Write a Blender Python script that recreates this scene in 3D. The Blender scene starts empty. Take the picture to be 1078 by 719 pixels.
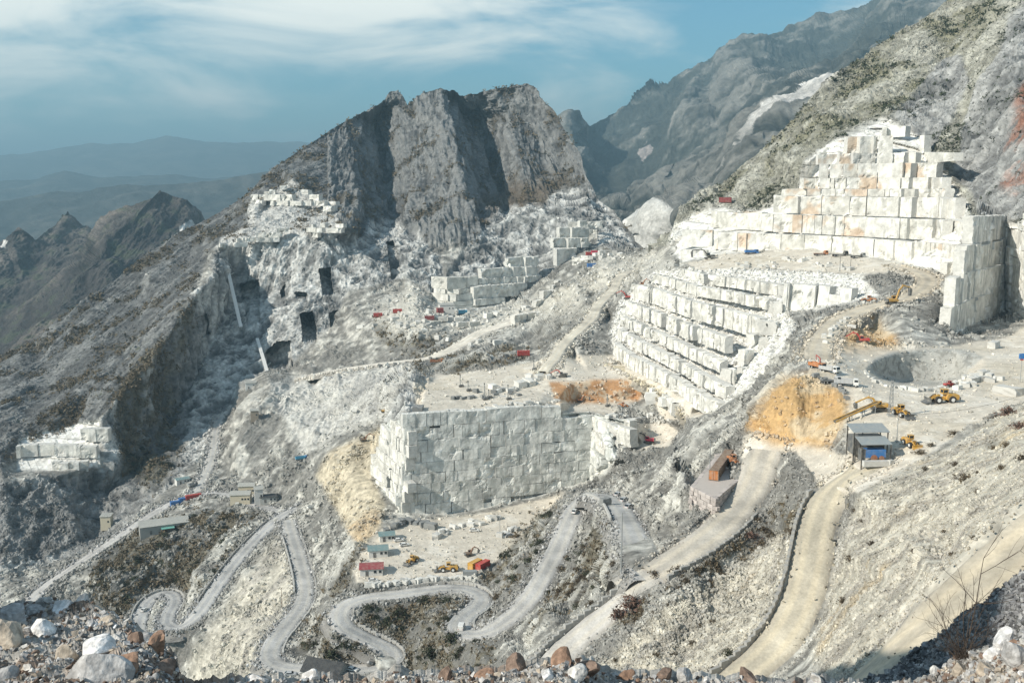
import bpy, bmesh, math, random
import numpy as np
from mathutils import Vector, Matrix, geometry

random.seed(7)
RNG = np.random.default_rng(7)
C = bpy.context.scene.collection
SC = bpy.context.scene

# ------------------------------------------------------------------ camera
PW, PH = 1078.0, 719.0
FPX = 1035.0
HOR = 195.0
PITCH = math.atan((PH/2-HOR)/FPX)
CP, SP = math.cos(PITCH), math.sin(PITCH)
cam_d = bpy.data.cameras.new("camera")
cam_d.sensor_width = 36.0
cam_d.lens = 36.0*FPX/PW
cam_d.clip_start = 0.5
cam_d.clip_end = 90000
cam = bpy.data.objects.new("camera", cam_d)
C.objects.link(cam)
cam.rotation_euler = (math.pi/2-PITCH, 0, 0)
SC.camera = cam

def unproj(px, py, w):
    """survey: sight line through (px, py) and its range w -> metres, camera at the origin"""
    a = (px-PW/2)/FPX
    b = (PH/2-py)/FPX
    return np.stack([w*a, w*(b*SP+CP), w*(b*CP-SP)], -1)
def kz(py):
    return (PH/2-py)/FPX*CP-SP
def proj(P):
    P = np.asarray(P, float)
    w = P[..., 1]*CP-P[..., 2]*SP
    up = P[..., 1]*SP+P[..., 2]*CP
    return PW/2+P[..., 0]/w*FPX, PH/2-up/w*FPX, w
def rng_of(py, v):
    """positive values are ranges, negative ones heights below the camera"""
    return v if v > 0 else v/kz(py)

# ------------------------------------------------------------------ noise
_perm = RNG.permutation(512).astype(np.int32)
_perm = np.concatenate([_perm, _perm, _perm])
_g = RNG.normal(size=(512, 3)); _g /= np.linalg.norm(_g, axis=1)[:, None]
_g = _g.astype(np.float32)
from concurrent.futures import ThreadPoolExecutor
_pool = ThreadPoolExecutor(4)
def _noise1(P):
    I = np.floor(P).astype(np.int32); F = P-I
    I &= 511
    U = F*F*F*(F*(F*6-15)+10)
    p0 = _perm[I[:, 0]]; p1 = _perm[I[:, 0]+1]
    q = {}
    for dx, p in ((0, p0), (1, p1)):
        for dy in (0, 1): q[dx, dy] = _perm[p+I[:, 1]+dy]
    def c(dx, dy, dz):
        g = _g[_perm[q[dx, dy]+I[:, 2]+dz] & 511]
        return g[:, 0]*(F[:, 0]-dx)+g[:, 1]*(F[:, 1]-dy)+g[:, 2]*(F[:, 2]-dz)
    def lx(dy, dz):
        a = c(0, dy, dz); b = c(1, dy, dz)
        return a+(b-a)*U[:, 0]
    def ly(dz):
        a = lx(0, dz); b = lx(1, dz)
        return a+(b-a)*U[:, 1]
    a = ly(0); b = ly(1)
    return a+(b-a)*U[:, 2]
def noise(P):
    """gradient noise, P (...,3) -> about -0.6..0.6"""
    sh = P.shape[:-1]
    P = np.ascontiguousarray(P.reshape(-1, 3), dtype=np.float32)
    if len(P) < 20000: return _noise1(P).reshape(sh)
    return np.concatenate(list(_pool.map(_noise1, np.array_split(P, max(4, len(P)//40000))))).reshape(sh)
def hash01(*ints):
    h = np.zeros(ints[0].shape, np.int64)
    for i, v in enumerate(ints):
        h = (h*1664525+v.astype(np.int64)*(374761393+668265*i)+1013904223) & 0xffffffff
        h ^= h >> 13
        h = (h*1274126177) & 0xffffffff
    h ^= h >> 16
    return (h & 0xffff)/65535.0
def smooth(a, b, x):
    t = np.clip((x-a)/(b-a), 0, 1)
    return t*t*(3-2*t)
def fractal(P, lam0, n, gain=0.5, px=None, ridged=False, stretch=None, seed=0, amp0=1.0):
    """octaves of noise down from wavelength lam0 (m); octaves finer than the grid px (m) fade out"""
    Q = P if stretch is None else P@stretch
    out = np.zeros(P.shape[:-1], np.float32); amp = amp0
    for o in range(n):
        lam = lam0/2**o
        v = noise(Q/lam+17.3*(o+1)+seed*31.7)
        if ridged == 'billow': v = 2.2*np.abs(v)-.35
        elif ridged: v = 0.5-2*np.abs(v)
        if px is not None:
            f = smooth(1.3, 2.4, lam/px)
            if f.max() <= 0: break
            v = v*f
        out += amp*v; amp *= gain
    return out
def stretch_along(d, k, kperp=1.0):
    """matrix that squeezes space along d by k so that noise is drawn out along d"""
    d = np.asarray(d, float); d /= np.linalg.norm(d)
    return (kperp*(np.eye(3)-np.outer(d, d))+np.outer(d, d)/k).astype(np.float32)
def blur(A, s):
    if s <= 0: return A
    r = int(max(1, round(3*s))); k = np.exp(-0.5*(np.arange(-r, r+1)/s)**2); k /= k.sum()
    B = np.pad(A, ((r, r), (0, 0)), mode='edge')
    B = sum(k[i]*B[i:i+A.shape[0]] for i in range(2*r+1))
    B = np.pad(B, ((0, 0), (r, r)), mode='edge')
    return sum(k[i]*B[:, i:i+A.shape[1]] for i in range(2*r+1))

# ------------------------------------------------------------------ survey raster
X0, X1, Y0, Y1 = -100, 1180, -125, 765
MX, MY = np.meshgrid(np.arange(X0, X1+1), np.arange(Y0, Y1+1))
def sample(M, px, py):
    x = np.clip(px-X0, 0, M.shape[1]-1.001); y = np.clip(py-Y0, 0, M.shape[0]-1.001)
    i = np.floor(x).astype(int); j = np.floor(y).astype(int); u = x-i; v = y-j
    return (M[j, i]*(1-u)+M[j, i+1]*u)*(1-v)+(M[j+1, i]*(1-u)+M[j+1, i+1]*u)*v
def in_poly(px, py, poly):
    c = np.zeros(np.shape(px), bool); n = len(poly)
    for i in range(n):
        x1, y1 = poly[i]; x2, y2 = poly[(i+1) % n]
        if y1 == y2: continue
        c ^= ((y1 > py) != (y2 > py)) & (px < (x2-x1)*(py-y1)/(y2-y1)+x1)
    return c
def pmask(poly, soft=2.0):
    return blur(in_poly(MX, MY, poly).astype(np.float32), soft)
def tin(lines):
    vs, es, ws = [], [], []
    for L in lines:
        for i, p in enumerate(L):
            if i: es.append((len(vs)-1, len(vs)))
            vs.append(Vector((p[0], p[1]))); ws.append(1.0/rng_of(p[1], p[2]))
    V, E, F, ov, oe, of = geometry.delaunay_2d_cdt(vs, es, [], 0, 1e-3, True)
    val = np.zeros(len(V)); todo = []
    for i, o in enumerate(ov):
        if o: val[i] = np.mean([ws[k] for k in o])
        else: todo.append(i)
    for i in todo:
        p = V[i]; best = []
        for (a, b) in es:
            A, B = vs[a], vs[b]; d = B-A; l = d.length_squared
            if l == 0: continue
            t = max(0, min(1, (p-A).dot(d)/l))
            if (A+d*t-p).length < 0.02: best.append(ws[a]*(1-t)+ws[b]*t)
        val[i] = np.mean(best) if best else np.mean(ws)
    out = np.full(MX.shape, np.nan)
    for f in F:
        if len(f) != 3: continue
        (xa, ya), (xb, yb), (xc, yc) = V[f[0]], V[f[1]], V[f[2]]
        lo = max(int(math.ceil(min(xa, xb, xc)))-X0, 0); hi = min(int(math.floor(max(xa, xb, xc)))-X0, MX.shape[1]-1)
        to = max(int(math.ceil(min(ya, yb, yc)))-Y0, 0); bo = min(int(math.floor(max(ya, yb, yc)))-Y0, MX.shape[0]-1)
        if hi < lo or bo < to: continue
        x = MX[to:bo+1, lo:hi+1]; y = MY[to:bo+1, lo:hi+1]
        den = (yb-yc)*(xa-xc)+(xc-xb)*(ya-yc)
        if abs(den) < 1e-9: continue
        l1 = ((yb-yc)*(x-xc)+(xc-xb)*(y-yc))/den; l2 = ((yc-ya)*(x-xc)+(xa-xc)*(y-yc))/den; l3 = 1-l1-l2
        m = (l1 >= -1e-6) & (l2 >= -1e-6) & (l3 >= -1e-6)
        out[to:bo+1, lo:hi+1][m] = (l1*val[f[0]]+l2*val[f[1]]+l3*val[f[2]])[m]
    # outside the hull: carry the nearest known value on down / up each column
    for r in (range(1, out.shape[0]), range(out.shape[0]-2, -1, -1)):
        s = 1 if r.step > 0 else -1
        for j in r:
            m = np.isnan(out[j]) & ~np.isnan(out[j-s]); out[j][m] = out[j-s][m]
    for r in (range(1, out.shape[1]), range(out.shape[1]-2, -1, -1)):
        s = 1 if r.step > 0 else -1
        for j in r:
            m = np.isnan(out[:, j]) & ~np.isnan(out[:, j-s]); out[:, j][m] = out[:, j-s][m]
    return out

# ------------------------------------------------------------------ survey of the quarry basin and its mountains
# every triple: sight point x, y and range (m) when positive, height (m) when negative
TOP = [(-100,424,760),(-40,395,800),(32,359,850),(60,335,865),(89,317,880),(115,300,915),(150,272,950),(185,247,990),(212,234,1020),(240,218,1050),
 (265,200,1080),(290,175,1140),(325,152,1200),(360,130,1290),(390,112,1350),(405,101,1380),(412,97,1380),(419,96,1380),(424,101,1375),(429,111,1370),
 (437,105,1380),(450,97,1380),(464,93,1375),(477,96,1385),(490,100,1380),(510,96,1380),(532,91,1380),(547,86,1380),(557,88,1375),(567,95,1365),(576,107,1350),
 (584,116,1330),(590,132,1300),(600,146,1280),(610,159,1240),(617,175,1200),(622,192,1160),(630,212,1120),(640,218,1110),(650,225,1090),(662,242,1030),(676,261,985),
 (682,263,900),(687,257,800),(700,245,770),(710,240,750),(715,220,745),(722,214,745),(740,202,760),(757,195,765),(772,185,770),(795,165,775),(815,145,780),(837,122,790),
 (860,97,800),(874,77,810),(900,65,830),(925,47,845),(958,27,860),(988,9,880),(1000,0,900),(1040,-30,920),(1180,-120,950)]
LINES = [
 TOP,
 # frame of the survey
 [(-100,424,760),(-100,520,640),(-100,600,560),(-100,680,480),(-100,765,430)],
 [(1180,-120,950),(1180,60,560),(1180,180,420),(1180,232,365),(1180,355,360),(1180,400,-54)],
 [(-100,765,430),(40,765,440),(150,765,430),(240,765,410),(330,765,330),(440,765,320),(540,765,195),(660,765,180),(720,765,-91)],
 [(840,765,110),(960,765,62),(1180,765,40)],[(1180,640,55),(1180,540,80),(1180,470,110)],
 # summit ribs and gullies
 [(360,133,1285),(368,150,1230),(372,190,1110),(378,215,1030)],
 [(391,118,1430),(399,150,1400),(406,190,1290),(413,225,1140)],
 [(463,98,1370),(468,130,1280),(483,185,1100),(498,230,1000),(503,252,955)],
 [(482,106,1450),(500,130,1455),(516,170,1370),(526,205,1250),(532,228,1110)],
 [(560,130,1350)],[(578,170,1285)],[(592,198,1195)],[(555,205,1130)],[(430,140,1320)],[(440,190,1170)],[(432,228,1050)],[(535,120,1370)],[(545,165,1250)],
 [(330,175,1130)],[(300,190,1090)],[(338,196,1060)],[(280,215,1030)],[(240,240,980)],[(200,270,930)],[(150,310,880)],[(100,350,820)],[(50,400,760)],[(0,430,700)],
 [(212,278,890)],[(170,322,820)],[(130,366,770)],[(90,400,720)],[(60,430,690)],[(20,452,672)],[(0,480,640)],
 # upper left quarry ledges
 [(262,212,1010),(275,213,1000),(300,216,992),(325,222,985),(350,228,975)],[(275,206,1018),(300,200,1020),(308,190,1030),(330,204,1020),(350,213,1005)],
 [(228,262,890),(250,254,905),(275,252,908),(320,246,910),(340,243,905),(357,242,895)],[(236,250,925),(270,236,950),(330,236,945)],
 # edge of the left cliff and what lies below it
 [(228,262,890),(225,290,830),(205,310,800),(185,340,760),(160,380,712),(130,410,690),(105,444,668)],
 [(250,280,905),(243,320,880),(228,350,850),(210,385,815),(188,430,765),(172,455,725),(150,490,680)],
 [(252,352,850),(275,386,800),(300,386,800),(322,370,810),(345,346,830),(362,318,850)],[(300,300,885)],[(340,290,875)],[(265,315,895)],[(318,330,842)],
 [(250,400,790)],[(230,430,760)],[(262,402,765)],
 # white pit on the left
 [(18,494,640),(60,496,640),(103,490,644)],[(22,462,668),(60,452,680),(78,446,684),(104,445,672)],[(20,480,655)],
 [(3,506,606),(50,502,625),(108,491,652),(112,520,655)],[(0,602,560),(30,598,570),(60,592,580),(92,578,590),(114,560,600)],[(135,540,625)],[(150,520,640)],
 # cliff beside the shoulder
 [(362,250,915),(378,254,935),(400,250,965),(420,250,955),(446,262,930)],[(362,318,850),(385,306,862),(400,300,870),(430,292,878),(455,300,872),(462,318,842)],
 [(503,252,955),(512,242,990),(525,232,1010),(545,228,1015),(565,226,1020),(590,222,1035),(615,218,1060)],[(500,285,905)],
 [(520,280,915)],[(545,275,935)],[(575,265,945)],[(600,245,965)],[(640,238,1020)],[(655,248,1000)],
 [(462,318,842),(478,326,832),(505,324,845),(535,318,865),(560,300,880),(585,282,890),(608,268,900),(640,258,920),(672,264,930)],[(470,300,870)],[(500,305,870)],
 # spoil and grey dump below the cliffs
 [(380,338,790)],[(420,332,770)],[(440,318,800)],[(440,335,760)],[(410,315,830)],[(345,372,770)],[(372,360,775)],[(425,355,728)],[(470,350,725)],[(520,330,800)],
 [(285,402,720),(278,420,690),(262,440,665),(250,470,640)],
 [(300,482,600),(316,476,592),(345,462,583),(368,453,575),(386,446,568),(397,437,565)],[(330,420,680)],[(370,415,650)],[(395,405,640)],[(350,440,630)],
 [(410,395,650)],[(430,388,650)],[(300,440,660)],[(320,472,598)],
 [(270,480,628)],[(262,505,602)],[(290,505,585)],[(245,500,625)],
 # block plateau and its front
 [(432,397,505),(460,396,560),(500,393,-101),(540,390,-99.5),(575,393,-98.5)],
 [(404,447,480),(407,430,488),(418,408,495),(432,397,508)],
 [(404,447,480),(430,440,441),(470,437,446),(500,437,449.5),(535,431,454),(560,428,457),(590,434,461),(622,435,465)],
 [(391,503,486),(407,520,466),(423,539,446),(470,541,452),(500,538,455),(530,530,459),(560,524,463),(590,515,467),(620,507,471)],
 [(404,447,480),(400,480,483),(391,503,486)],
 [(622,435,465),(640,440,452),(662,444,440)],[(620,507,471),(634,500,455),(652,487,436)],
 [(442,415,-101)],[(480,410,-101)],[(520,412,-100.5)],[(550,408,-100)],[(590,424,-101.5)],
 # excavated pit with the orange face
 [(578,403,-98),(602,402,-98),(640,400,-98),(670,401,-98),(684,406,-97)],[(576,414,-101),(585,424,-104),(602,423,-108),(640,422,-108),(672,421,-108),(684,416,-105)],
 [(598,432,-108),(640,434,-108),(680,434,-107)],[(620,392,-97)],[(660,390,-96)],
 # bowl right of the block
 [(662,444,440),(685,442,456),(704,444,450),(716,452,442)],[(655,462,-115),(680,470,-115),(702,466,-114)],[(645,484,-117.5),(668,486,-116),(692,482,-113)],
 # sandy hollow left of the block
 [(397,450,558),(391,470,530),(382,497,500)],[(372,470,-139)],[(350,480,-147)],[(370,505,-145)],[(398,525,-145)],[(385,540,-148)],[(360,525,-152)],[(340,500,-158)],[(350,556,-164)],[(338,535,-172)],
 # the yard
 [(400,556,-147),(422,548,-147),(460,549,-146.6),(500,545,-146.5),(545,538,-146)],[(372,598,-148.5),(380,580,-148),(400,556,-147)],
 [(376,612,-149),(400,616,-149.3),(440,611,-149),(480,608,-148.5),(505,603,-148),(525,588,-147.5),(548,566,-147),(575,540,-145.5)],
 [(345,570,-168)],[(340,605,-169)],[(362,590,-156)],[(365,610,-155)],[(450,585,-148)],
 # slopes round the road loops
 [(560,590,-138)],[(540,615,-143)],[(595,520,-135)],
 [(640,565,318)],[(625,600,-124)],[(600,640,-129)],[(640,622,262)],[(555,680,268)],[(520,705,255)],[(480,710,-152)],[(445,655,-155)],[(440,640,-153)],
 [(450,740,-165)],[(380,650,-155)],[(330,690,-166)],[(345,660,-163)],
 [(270,640,-186)],[(240,660,-195)],[(260,700,-180)],[(255,600,-185)],[(290,600,-180)],[(222,690,-203)],[(190,690,-213)],[(120,700,-222)],[(160,645,-208.5)],
 [(120,615,-204)],[(100,650,-217)],[(190,590,-197)],[(160,570,-194)],[(232,556,-187)],[(205,545,-188)],[(250,540,-184)],[(60,650,-222)],[(0,640,520)],
 # spur road and rib between the quarries
 [(600,290,820),(580,320,770)],[(640,282,760),(655,285,735)],[(625,310,720)],[(612,340,655)],[(640,330,645)],[(600,372,570)],[(560,365,620)],[(530,378,575)],[(480,384,600)],[(450,388,610)],
 [(665,272,800)],[(690,272,740)],[(672,262,930),(680,268,830),(690,266,770)],[(700,262,735)],
 # stepped white terraces in the middle
 [(690,285,640),(712,280,600),(735,284,566),(770,282,552),(800,285,540),(830,286,528)],[(648,332,600),(655,316,612),(672,300,622),(690,285,640)],
 [(645,372,-94.5),(665,388,-94),(700,404,-93),(730,422,-92),(752,431,-91)],[(645,372,-94.5),(643,350,580),(648,332,600)],
 [(752,431,-91),(775,405,430),(800,372,432),(820,345,440),(826,328,462)],[(700,345,545)],[(740,350,505)],[(780,330,505)],[(760,390,455)],
 [(716,425,-98)],[(730,436,-97)],[(750,440,370)],
 # rubble slope under the upper shelf
 [(845,345,395)],[(835,372,350)],[(815,395,340)],[(780,440,325)],[(760,455,322)],[(730,465,345)],[(705,480,352)],[(690,500,352)],[(725,500,310)],[(692,540,286)],[(707,563,258)],[(721,503,-78),(723,514,-79.5),(728,533,-80.8),(749,545,-81)],[(765,475,-75)],[(770,475,-78)],
 # terrace and its front wall
 [(720,272,615),(760,266,605),(800,263,592),(850,262,575),(900,268,545),(945,276,515),(985,284,490),(998,290,472)],
 [(830,286,528),(850,288,515),(880,289,500),(908,291,484)],[(826,328,462),(860,324,452),(900,317,436),(925,313,425)],[(842,338,430)],
 # terraced white wall and slope above
 [(712,240,740),(745,218,735),(800,222,668),(840,206,655),(850,170,640),(880,148,650),(905,140,655),(930,128,665),(962,140,645),(1000,190,580),(1016,214,530),(1021,236,462)],
 [(770,205,745)],[(830,150,745)],[(880,112,755)],[(930,82,765)],[(965,58,780)],[(1000,40,800)],[(960,105,700)],[(1000,100,690)],[(1030,85,650)],[(1035,150,580)],[(1055,60,640)],[(1060,190,500)],[(1078,120,540)],[(1078,20,690)],[(1078,200,465)],
 [(998,290,472),(1010,262,470),(1021,236,462)],
 [(1024,235,401),(1058,234,440),(1085,230,400),(1180,232,365)],[(1003,352,375),(1022,343,400),(1058,328,440),(1085,340,397),(1180,355,360)],[(1058,234,440),(1058,280,440),(1058,328,440)],[(1024,300,401)],[(1085,300,399)],[(1000,325,408)],
 # shelf
 [(875,350,-54)],[(900,365,-55)],[(1000,366,-56)],[(1060,360,-56)],[(1090,350,-55)],[(1000,425,-56)],[(960,445,-56.5)],[(935,485,-59)],[(900,400,-54.5)],[(880,385,-53)],[(1080,400,-55)],[(920,430,-56)],
 [(798,430,-61.5),(815,411,-56.5),(835,399,-53.5),(852,395,-53),(880,407,-55),(893,425,-57),(890,440,-58),(890,480,-60)],[(798,450,-67.5),(820,460,-67),(845,467,-67),(868,472,-66.5)],[(880,462,-64)],
 [(911,390,-56),(915,385,-56),(925,378,-56),(945,371,-56),(975,368,-56),(1005,369,-56),(1025,373,-56),(1037,380,-56)],[(911,390,-56),(915,395,-56),(926,402,-56),(950,408,-56),(985,410,-56),(1010,405,-56),(1028,394,-56),(1037,380,-56)],
 [(919,394,-59),(930,399,-63.5),(950,404,-66.5),(985,405.5,-67),(1006,401,-65),(1022,392,-60)],
 [(890,362,-54)],[(905,338,400),(920,345,388)],[(950,340,-51)],[(985,330,-49)],[(940,362,-55.5)],[(990,350,-54)],
 # pale hillside on the right
 [(903,517,-61),(938,500,-59),(963,487,-57.5),(988,470,-56.5),(1023,446,-55.5),(1048,435,-55),(1085,420,-54),(1180,400,-54)],
 [(870,600,190)],[(862,640,173)],[(868,680,150)],[(895,580,175)],[(950,560,160)],[(1000,530,155)],[(1050,500,150)],[(1080,480,145)],[(900,650,138)],[(950,612,126)],[(1000,580,120)],[(1050,545,115)],[(850,705,150)],[(862,712,120)],
 [(840,590,218)],[(822,640,203)],[(800,668,200)],[(770,690,205)],[(790,612,216)],[(750,650,205)],[(720,690,196)],[(680,680,199)],[(705,640,207)],[(752,606,221)],[(640,700,201)],[(820,565,-82)],[(790,584,228)],[(820,520,-74)],[(835,500,-70)],[(812,556,234)],
 [(1000,700,74)],[(1078,660,66)],[(930,740,76)],
]
# ------------------------------------------------------------------ roads: centre line (x, y, range or height) and width in metres
ROADS = {
 'descent': ([(812,462,-67.8),(803,480,-71.5),(797,502,-75.3),(784,526,-78.3),(764,550,-80.5),(738,571,-82.5),(710,589,-84.5),(688,601,-86.2)], 9.8),
 'switchback': ([(686,608,-87.4),(677,592,-88.6),(669,571,-92),(660,549,-98),(649,531,-107),(635,522,-114.5),(619,522,-119.5),(608,532,-122.3),(599,549,-125.3),(587,577,-130),(572,606,-134),(554,634,-138),(530,655,-141.5),(508,667,-143.5),(489,667,-145),(483,657,-146),(491,647,-147),(503,639,-148),(507,629,-148.8),(495,621,-149.6),(470,619,-150.2),(430,624,-151),(392,628,-152),(366,635,-153),(357,647,-154.5),(363,660,-156.5),(386,672,-159),(408,682,-161),(416,692,-162.5),(406,701,-164),(380,704,-165.3),(330,704,-166.5),(298,702,-167.5),(284,692,-168.5),(289,675,-170),(305,655,-171.5),(319,635,-173.5),(321,615,-175),(314,585,-176.5),(306,560,-177.5),(303,546,-178)], 8.5),
 'junction': ([(654,618,-90.2),(672,606,-88),(690,597,-86.3),(712,588,-84.8)], 13),
 'lower': ([(697,602,-86.4),(668,622,-90),(645,641,-93.5),(612,667,-97.5),(582,696,-101),(555,726,-104),(535,750,-106)], 7.5),
 'valley': ([(318,532,-175),(300,541,-178.5),(281,556,-181),(262,575,-185),(245,595,-189),(228,618,-193),(213,640,-197),(200,654,-200),(186,661,-202.5),(176,656,-204.5),(178,645,-206),(184,635,-207),(182,626,-208),(171,624,-209),(157,632,-210.5),(149,646,-212),(146,662,-213.5),(148,680,-215)], 8),
 'far': ([(296,538,-179),(268,531,-181),(235,520,-184),(205,522,-187),(178,531,-190),(150,548,-194),(112,574,-200),(75,598,-207),(44,620,-214),(25,645,-219),(10,680,-224)], 7),
 'spur': ([(205,520,-187),(217,498,640),(224,478,672),(226,456,715),(232,440,745),(245,428,752)], 7),
 'scree': ([(925,478,-59),(905,495,-61.2),(885,506,-64),(871,524,-67.5),(860,555,-71.5),(854,590,-75.5),(846,625,-79),(832,658,-82),(806,690,-85),(772,718,-88),(735,748,-90.5)], 7.8),
 'near': ([(1176,495,98),(1150,518,96),(1100,556,93),(1044,606,91),(1000,643,90),(950,678,91),(892,720,94),(840,757,98)], 7),
 'ramp': ([(862,380,-53.3),(862,366,-53.2),(869,352,-52.4),(886,336,-51),(915,324,-49),(945,317,-47),(968,307,-45),(977,296,-43),(967,287,-41),(942,280,-40.2)], 9.5),
 'quarry': ([(318,398,-145),(352,391,-136),(400,384,-126.5),(450,378,-118.5),(480,367,-113),(505,352,-106.5),(535,341,-101.5),(556,328,770)], 12),
 'mid': ([(572,392,-97),(584,379,-94),(592,366,-90.5),(606,352,-86.5),(622,338,-82),(631,322,-77.5),(647,305,-72),(652,294,-67),(664,286,-64)], 7),
 'pit': ([(645,383,-96.5),(675,395,-96),(705,411,-96),(730,428,-97),(738,440,-99)], 9),
}
def catmull(pts, step):
    P = np.array(pts, float); P = np.vstack([2*P[0]-P[1], P, 2*P[-1]-P[-2]]); out = []
    for i in range(1, len(P)-2):
        n = max(2, int(np.linalg.norm(P[i+1]-P[i])/step)); t = np.linspace(0, 1, n, endpoint=False)[:, None]
        a, b, c, d = P[i-1], P[i], P[i+1], P[i+2]
        out.append(.5*((2*b)+(c-a)*t+(2*a-5*b+4*c-d)*t**2+(3*b-a-3*c+d)*t**3))
    return np.vstack(out+[P[-2][None]])
ROADGEO = {}
for name, (pts, wid) in ROADS.items():
    P3 = np.array([unproj(x, y, rng_of(y, v)) for x, y, v in pts])
    c = catmull(P3, 2.0)
    for _ in range(3): c[1:-1] = .25*c[:-2]+.5*c[1:-1]+.25*c[2:]
    t = np.gradient(c, axis=0)[:, :2]; t /= np.linalg.norm(t, axis=1)[:, None]+1e-9
    n = np.stack([t[:, 1], -t[:, 0], 0*t[:, 0]], 1)          # right-hand side
    ROADGEO[name] = (c, n, wid)
    for s in (-1, 1):
        e = c+n*s*(wid/2+1.2)
        px, py, w = proj(e)
        L = [(px[0], py[0], w[0])]
        for k in range(1, len(px)):
            if math.hypot(px[k]-L[-1][0], py[k]-L[-1][1]) > 7: L.append((px[k], py[k], w[k]))
        LINES.append(L)
# drop single survey points that fall on a road
def on_road(x, y):
    for nm, (c, n, wid) in ROADGEO.items():
        a = c-n*(wid/2+1.5); b = c+n*(wid/2+1.5)
        ax, ay, _ = proj(a); bx, by, _ = proj(b)
        if in_poly(np.array([x]), np.array([y]), list(zip(ax, ay))+list(zip(bx[::-1], by[::-1])))[0]: return True
    return False
LINES = [L for L in LINES if len(L) > 1 or not on_road(L[0][0], L[0][1])]
IW = tin(LINES)
WALLP = [[(388,395),(440,395),(600,425),(665,440),(660,500),(625,520),(395,548),(385,500)], [(990,225),(1180,220),(1180,370),(990,370)]]
CRISP = np.maximum.reduce([pmask(p, 3) for p in WALLP])
IWs = blur(IW, 2.0)*(1-CRISP)+blur(IW, .6)*CRISP
def ground(px, py):
    """point of the bare survey surface"""
    return unproj(px, py, 1.0/sample(IWs, np.asarray(px, float), np.asarray(py, float)))
# ------------------------------------------------------------------ small builders
def lin(h):
    """sRGB 0..255 triple -> linear"""
    return tuple(((c/255)/12.92 if c/255 <= .04045 else ((c/255+.055)/1.055)**2.4) for c in h)
def new_mat(name, rough=.9):
    m = bpy.data.materials.new(name); m.use_nodes = True
    b = m.node_tree.nodes['Principled BSDF']; b.inputs['Roughness'].default_value = rough
    b.inputs['Specular IOR Level'].default_value = .25
    return m, m.node_tree, b
def node(nt, t, **kw):
    n = nt.nodes.new(t)
    for k, v in kw.items(): setattr(n, k, v)
    return n
def ground_mat(name, scales, bump=.5, var=.35):
    """albedo from the mesh's own stone colours, broken up by procedural grain and bumps"""
    m, nt, b = new_mat(name, .95)
    at = node(nt, 'ShaderNodeAttribute', attribute_name='stone')
    tc = node(nt, 'ShaderNodeTexCoord')
    col = at.outputs['Color']; prev = None
    for i, s in enumerate(scales):
        nz = node(nt, 'ShaderNodeTexNoise'); nz.inputs['Scale'].default_value = 1.0/s; nz.inputs['Detail'].default_value = 3; nz.inputs['Roughness'].default_value = .65
        nt.links.new(tc.outputs['Object'], nz.inputs['Vector'])
        mr = node(nt, 'ShaderNodeMapRange'); mr.inputs[1].default_value = .3; mr.inputs[2].default_value = .7
        mr.inputs[3].default_value = 1-var; mr.inputs[4].default_value = 1+var
        nt.links.new(nz.outputs['Fac'], mr.inputs[0])
        mx = node(nt, 'ShaderNodeVectorMath', operation='SCALE'); nt.links.new(col, mx.inputs[0]); nt.links.new(mr.outputs[0], mx.inputs['Scale']); col = mx.outputs[0]
        bp = node(nt, 'ShaderNodeBump'); bp.inputs['Strength'].default_value = bump; bp.inputs['Distance'].default_value = s*.35
        nt.links.new(nz.outputs['Fac'], bp.inputs['Height'])
        if prev: nt.links.new(prev.outputs[0], bp.inputs['Normal'])
        prev = bp
    nt.links.new(col, b.inputs['Base Color']); nt.links.new(prev.outputs[0], b.inputs['Normal'])
    return m
def link(o, parent=None, **props):
    C.objects.link(o)
    if parent: o.parent = parent
    for k, v in props.items(): o[k] = v
    return o
def np_mesh(name, V, F, mat=None, col=None, smooth_=False):
    """V (n,3); F (m,3) or (m,4)"""
    V = np.ascontiguousarray(V, np.float32).reshape(-1, 3); F = np.ascontiguousarray(F, np.int32); k = F.shape[1]
    me = bpy.data.meshes.new(name)
    me.vertices.add(len(V)); me.vertices.foreach_set('co', V.ravel())
    me.loops.add(F.size); me.loops.foreach_set('vertex_index', F.ravel())
    me.polygons.add(len(F)); me.polygons.foreach_set('loop_start', np.arange(0, F.size, k, dtype=np.int32))
    me.polygons.foreach_set('use_smooth', np.full(len(F), smooth_))
    if col is not None:
        a = me.attributes.new('stone', 'FLOAT_COLOR', 'POINT')
        c4 = np.ones((len(V), 4), np.float32); c4[:, :3] = col; a.data.foreach_set('color', c4.ravel())
    me.update(calc_edges=True)
    if mat: me.materials.append(mat)
    return me
def grid_faces(R, K):
    i = np.arange(R*K, dtype=np.int32).reshape(R, K)
    return np.stack([i[:-1, :-1], i[1:, :-1], i[1:, 1:], i[:-1, 1:]], -1).reshape(-1, 4)
def sub_mesh(name, V, F, col, sel, mat):
    F = F[sel]; u, inv = np.unique(F, return_inverse=True)
    return np_mesh(name, V[u], inv.reshape(F.shape), mat, col[u])
def grid_normals(P):
    du = np.gradient(P, axis=1); dv = np.gradient(P, axis=0)
    N = np.cross(dv, du); N /= np.linalg.norm(N, axis=-1)[..., None]+1e-9
    s = np.sign((N*(-P)).sum(-1)); s[s == 0] = 1           # outward: the side open to the valley air
    return N*s[..., None]
def lerp(a, b, m): return a+(b-a)*m[..., None]

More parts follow.
